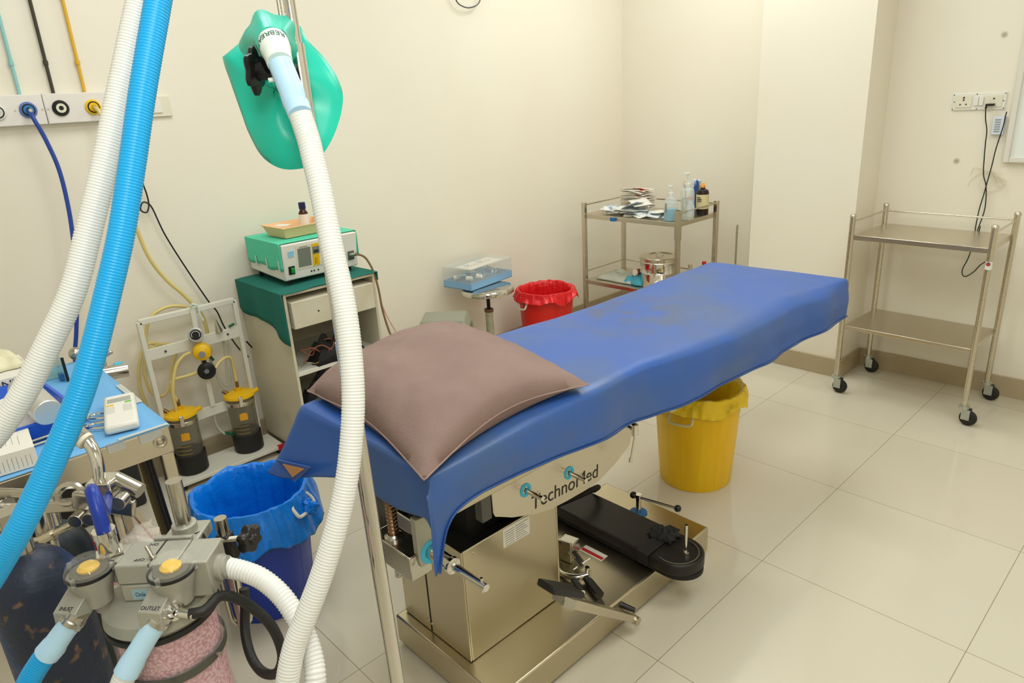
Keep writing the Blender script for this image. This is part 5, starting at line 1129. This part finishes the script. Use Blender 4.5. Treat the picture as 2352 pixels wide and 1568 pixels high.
# ------------------------------------------------------------------ corrugated breathing hoses
wl = [(.020, -.96, 1.77), (.022, -.990, 1.705), (.024, -1.022, 1.640), (.029, -1.063, 1.550), (.034, -1.097, 1.475), (.036, -1.130, 1.405), (.037, -1.159, 1.347), (.030, -1.196, 1.291), (.023, -1.226, 1.248), (.012, -1.256, 1.212), (-.005, -1.299, 1.166), (-.041, -1.345, 1.061), (-.085, -1.390, .93), (-.07, -1.385, .81), (-.028, -1.345, .755), (.025, -1.290, .77), (.052, -1.241, .832), (.054, -1.222, .867), (.056, -1.209, .887)]
bl = [(.052, -.955, 1.77), (.055, -.989, 1.699), (.060, -1.016, 1.635), (.069, -1.053, 1.548), (.076, -1.082, 1.474), (.083, -1.110, 1.406), (.086, -1.136, 1.350), (.088, -1.163, 1.294), (.087, -1.185, 1.252), (.084, -1.209, 1.212), (.079, -1.239, 1.166), (.072, -1.269, 1.122), (.052, -1.298, 1.077), (.018, -1.337, 1.013), (-.005, -1.365, .93), (-.012, -1.372, .86), (-.028, -1.350, .825), (-.034, -1.324, .838), (-.031, -1.303, .872), (-.026, -1.287, .893), (-.020, -1.273, .909)]
HR = .0135
t = thing('breathing_hose', 'long bright blue corrugated breathing hose hanging from the top left', 'hose', (.07, -1.1, .8))
obj('hose_tube', B().corr(bl, HR, .0032), bhosem, t, smooth=60)
obj('cuff', B().rings([Vector((-.022, -1.278, .903)), Vector((-.018, -1.269, .912)), Vector((-.0165, -1.265, .917)), Vector((-.012, -1.254, .930)), Vector((-.007, -1.241, .944))], [.0152, .0150, .0136, .0132, .0132], 24), cuffm, t)
t = thing('breathing_hose', 'long white corrugated breathing hose beside the bright blue one', 'hose', (.03, -1.1, .8))
obj('hose_tube', B().corr(wl, HR, .0032), whosem, t, smooth=60)
obj('cuff', B().rings([Vector((.055, -1.214, .879)), Vector((.057, -1.205, .891)), Vector((.0585, -1.201, .897)), Vector((.064, -1.183, .920)), Vector((.069, -1.169, .937))], [.0152, .0150, .0136, .0130, .0130], 24), cuffm, t)
t = thing('hose_hanger', 'black hanger arm holding the blue and white hoses above the picture', 'hanger', (.03, -.9, 1.77))
obj('hanger_arm', B().tube([(-.2, -.75, 1.80), (-.05, -.85, 1.82), (.035, -.955, 1.79)], .008, n=10), black, t)
obj('hanger_post', B().cyl((-.2, -.75, 1.80), (-.2, -.75, 2.9), .01), steel, t)
obj('hanger_clip', B().box((.0, -.975, 1.765), (.075, -.945, 1.795)), black, t, bevel=.003)
h2 = [(.062, -1.086, .957), (.072, -1.074, .957), (.083, -1.062, .956), (.110, -1.052, .950), (.149, -1.045, .942), (.167, -1.038, .918), (.192, -1.038, .895), (.213, -1.041, .877), (.229, -1.048, .860), (.245, -1.065, .794), (.25, -1.09, .70), (.25, -1.12, .6)]
h2 = [(.054, -1.080, .957), (.066, -1.072, .958), (.083, -1.062, .956), (.107, -1.050, .950), (.134, -1.041, .936), (.158, -1.037, .917), (.185, -1.037, .893), (.205, -1.042, .873), (.218, -1.050, .853), (.232, -1.068, .794), (.24, -1.10, .70), (.24, -1.14, .6)]
t = thing('breathing_hose', 'short white corrugated hose curving away from the absorber side port', 'hose', (.2, -1.05, .6))
obj('hose_tube', B().corr(h2, .0135, .0048, .1), mat('translucent ribbed hose', rgb(232, 232, 226), .3, alpha=.93), t, smooth=60)
pa = AM @ Vector((.100, 0, -.028))
obj('cuff', B().rings([pa, pa.lerp(Vector((.054, -1.080, .957)), .6), Vector((.060, -1.076, .9575))], [.0145, .0142, .0138], 24), mat('clear cuff', rgb(222, 228, 224), .2, alpha=.8), t)
bh_ = [(.081, -.885, 1.513), (.094, -.886, 1.484), (.105, -.889, 1.457), (.117, -.892, 1.425), (.141, -.901, 1.358), (.161, -.907, 1.304), (.178, -.916, 1.251), (.193, -.929, 1.195), (.202, -.944, 1.146), (.209, -.964, 1.093), (.212, -.989, 1.040), (.211, -1.017, .987), (.208, -1.043, .943), (.206, -1.063, .909), (.209, -1.080, .870), (.211, -1.100, .797), (.215, -1.12, .70), (.235, -1.15, .62)]
t = thing('breathing_hose', 'large white corrugated hose hanging from the green breathing bag', 'hose', (.2, -1.0, .6))
obj('hose_tube', B().corr(bh_, .0142, .0038), whosem, t, smooth=60)
obj('cuff', B().rings([Vector(p) for p in ((.040, -.880, 1.573), (.0455, -.8805, 1.565), (.053, -.8805, 1.551), (.059, -.8802, 1.541), (.064, -.881, 1.527), (.070, -.882, 1.524), (.081, -.885, 1.513))], [.0148, .0148, .0148, .0152, .0146, .0150, .0146], 24), cuffm, t)
obj('sample_tube',
    B().tube([tuple(AM @ Vector((.074, -.059, -.0515))), tuple(AM @ Vector((.092, -.055, -.050))), (.085, -1.098, .940), (.088, -1.078, .925), (.096, -1.064, .905), (.108, -1.052, .880), (.118, -1.048, .852), (.120, -1.050, .825), (.108, -1.058, .800), (.080, -1.066, .790), (.054, -1.068, .800), (.030, -1.062, .822), (.018, -1.052, .85), (.012, -1.045, .88)], .0068, n=12), rubber, label='black rubber tube looping from the absorber outlet barb', cat='tube')

# ------------------------------------------------------------------ breathing bag and pole
outl = [(-.168, -.862, 1.596), (-.148, -.826, 1.624), (-.139, -.809, 1.639), (-.131, -.798, 1.642), (-.124, -.790, 1.642), (-.123, -.785, 1.651), (-.115, -.783, 1.638), (-.106, -.773, 1.637), (-.098, -.769, 1.629), (-.088, -.767, 1.611), (-.068, -.758, 1.589), (-.052, -.752, 1.566), (-.041, -.751, 1.545), (-.036, -.754, 1.529), (-.034, -.765, 1.503), (-.035, -.779, 1.478), (-.039, -.794, 1.458), (-.047, -.810, 1.443), (-.059, -.825, 1.439), (-.075, -.842, 1.440), (-.090, -.854, 1.449), (-.105, -.861, 1.465), (-.122, -.864, 1.494), (-.132, -.864, 1.517), (-.154, -.863, 1.563), (-.164, -.863, 1.584)]
ol = catmull(outl+[outl[0]], .008)[:-1]
ctr = Vector((-.092, -.822, 1.541)); fwd_h = fw
b = B(); front = []; back = []
for k in range(13):
    q = k/12.; rf = []; rb = []
    for i, p_ in enumerate(ol):
        a = 2*PI*i/len(ol); pos = ctr.lerp(p_, q); h = math.sqrt(max(0, 1-q**2.2))
        fold = .007*math.sin(a*3+1.2)*q*(1-q)*4+.004*noise.noise(Vector((a*1.5, q*3, 1)))
        rf.append(pos-fwd_h*(.020*h+fold)); rb.append(pos+fwd_h*(.022*h-fold))
    front.append(rf); back.append(rb)
b.grid(front, wrap=True); b.grid(back, wrap=True); bmesh.ops.remove_doubles(b.bm, verts=b.bm.verts, dist=.0004)
t = thing('breathing_bag', 'turquoise green rubber breathing bag hanging from the pole', 'breathing bag', (-.09, -.82, 1.44))
bag = mat('turquoise rubber', rgb(30, 204, 176), .34, col2=rgb(22, 192, 164), nscale=4)
obj('bag_body', b, bag, t, smooth=80)
# gathered neck from the bag to the collar
nk = [Vector((-.055, -.838, 1.602)), Vector((-.030, -.852, 1.610)), Vector((-.004, -.864, 1.605)), Vector((.010, -.870, 1.599))]
rows = []
for k, (c, r) in enumerate(zip(nk, (.040, .031, .0215, .0195))):
    ta = (nk[min(3, k+1)]-nk[max(0, k-1)]).normalized(); u = Vector((0, 0, 1)); u = (u-ta*u.dot(ta)).normalized(); v = ta.cross(u)
    rows.append([c+(u*math.cos(2*PI*i/40)+v*math.sin(2*PI*i/40))*r*(1+(.10 if k < 2 else .02)*math.sin(5*2*PI*i/40)) for i in range(40)])
obj('bag_neck', B().grid(rows, wrap=True), bag, t, smooth=70)
cA, cB = Vector((.006, -.868, 1.602)), Vector((.034, -.878, 1.578)); ca = (cB-cA).normalized()
col_ = obj('bag_collar', B().rings([cA, cA+ca*.001, cA+ca*.020, cA+ca*.022, cA+ca*.026, cA+ca*.028, cA+ca*.033, cA+ca*.045], [.010, .0185, .0185, .0175, .0175, .0165, .0165, .0155], 36), mat('pale mint plastic', rgb(232, 242, 230), .35), t)
# lettering on the collar
u = RX-ca*RX.dot(ca); u.normalize(); v = ca.cross(u)
for i, ch in enumerate('REBREATHING'):
    a0 = math.atan2((-fw).dot(v), (-fw).dot(u)); sg = -1 if (-u*math.sin(a0)+v*math.cos(a0)).dot(RX) > 0 else 1
    a = a0+sg*(i-3.0)*.34
    nrm = u*math.cos(a)+v*math.sin(a); tang = (-u*math.sin(a)+v*math.cos(a))*sg
    text('collar_letter', ch, .0115, mat('green ink', rgb(40, 90, 70), .5), frame(cA+ca*.0105+nrm*.0186, tang, nrm.cross(tang)), col_, .0002)
obj('mount_stub', B().cyl((-.004, -.872, 1.573), (.032, -.874, 1.572), .013), black, t)
kn = obj('star_knob', star(None, (-.014, -.884, 1.568), (-.60, -.62, .05), .026, .010, 6), black, t)
obj('knob_hub', B().cyl((-.018, -.888, 1.568), (.006, -.868, 1.568), .012), black, kn)
obj('gas_nipple', B().cyl((.030, -.884, 1.556), (.026, -.892, 1.555), .0028), mat('pale mint plastic', 0), t)
t = thing('support_pole', 'shiny chrome pole rising in front of the operating table', 'pole', (.09, -.86, 0))
pT = Vector((-.060, -.806, 1.690)); p1 = Vector((-.030, -.818, 1.602))
pb_ = Vector((.048, -.845, .581)); dd = (p1-pb_)/(p1.z-pb_.z)
pz = lambda z: pb_+dd*(z-pb_.z)
obj('upper_rod', B().cyl(tuple(pz(1.55)), tuple(pz(2.0)), .0082), chrome, t)
obj('middle_tube', B().cyl(tuple(pz(1.17)), tuple(p1), .0108, n=28), chrome, t)
obj('lower_tube', B().cyl(tuple(pz(.03)), tuple(pz(1.19)), .0122, n=28), chrome, t)
f0 = pz(0)
obj('pole_base', B().lathe([(.002, 0), (.10, 0), (.10, .012), (.03, .03), (.002, .035)], (f0.x, f0.y, 0), n=40), chromed, t)
obj('thin_rod', B().cyl(tuple(pz(1.5)+Vector((-.006, -.012, 0))), tuple(pz(2.0)+Vector((-.006, -.012, 0))), .0028), steel, t)
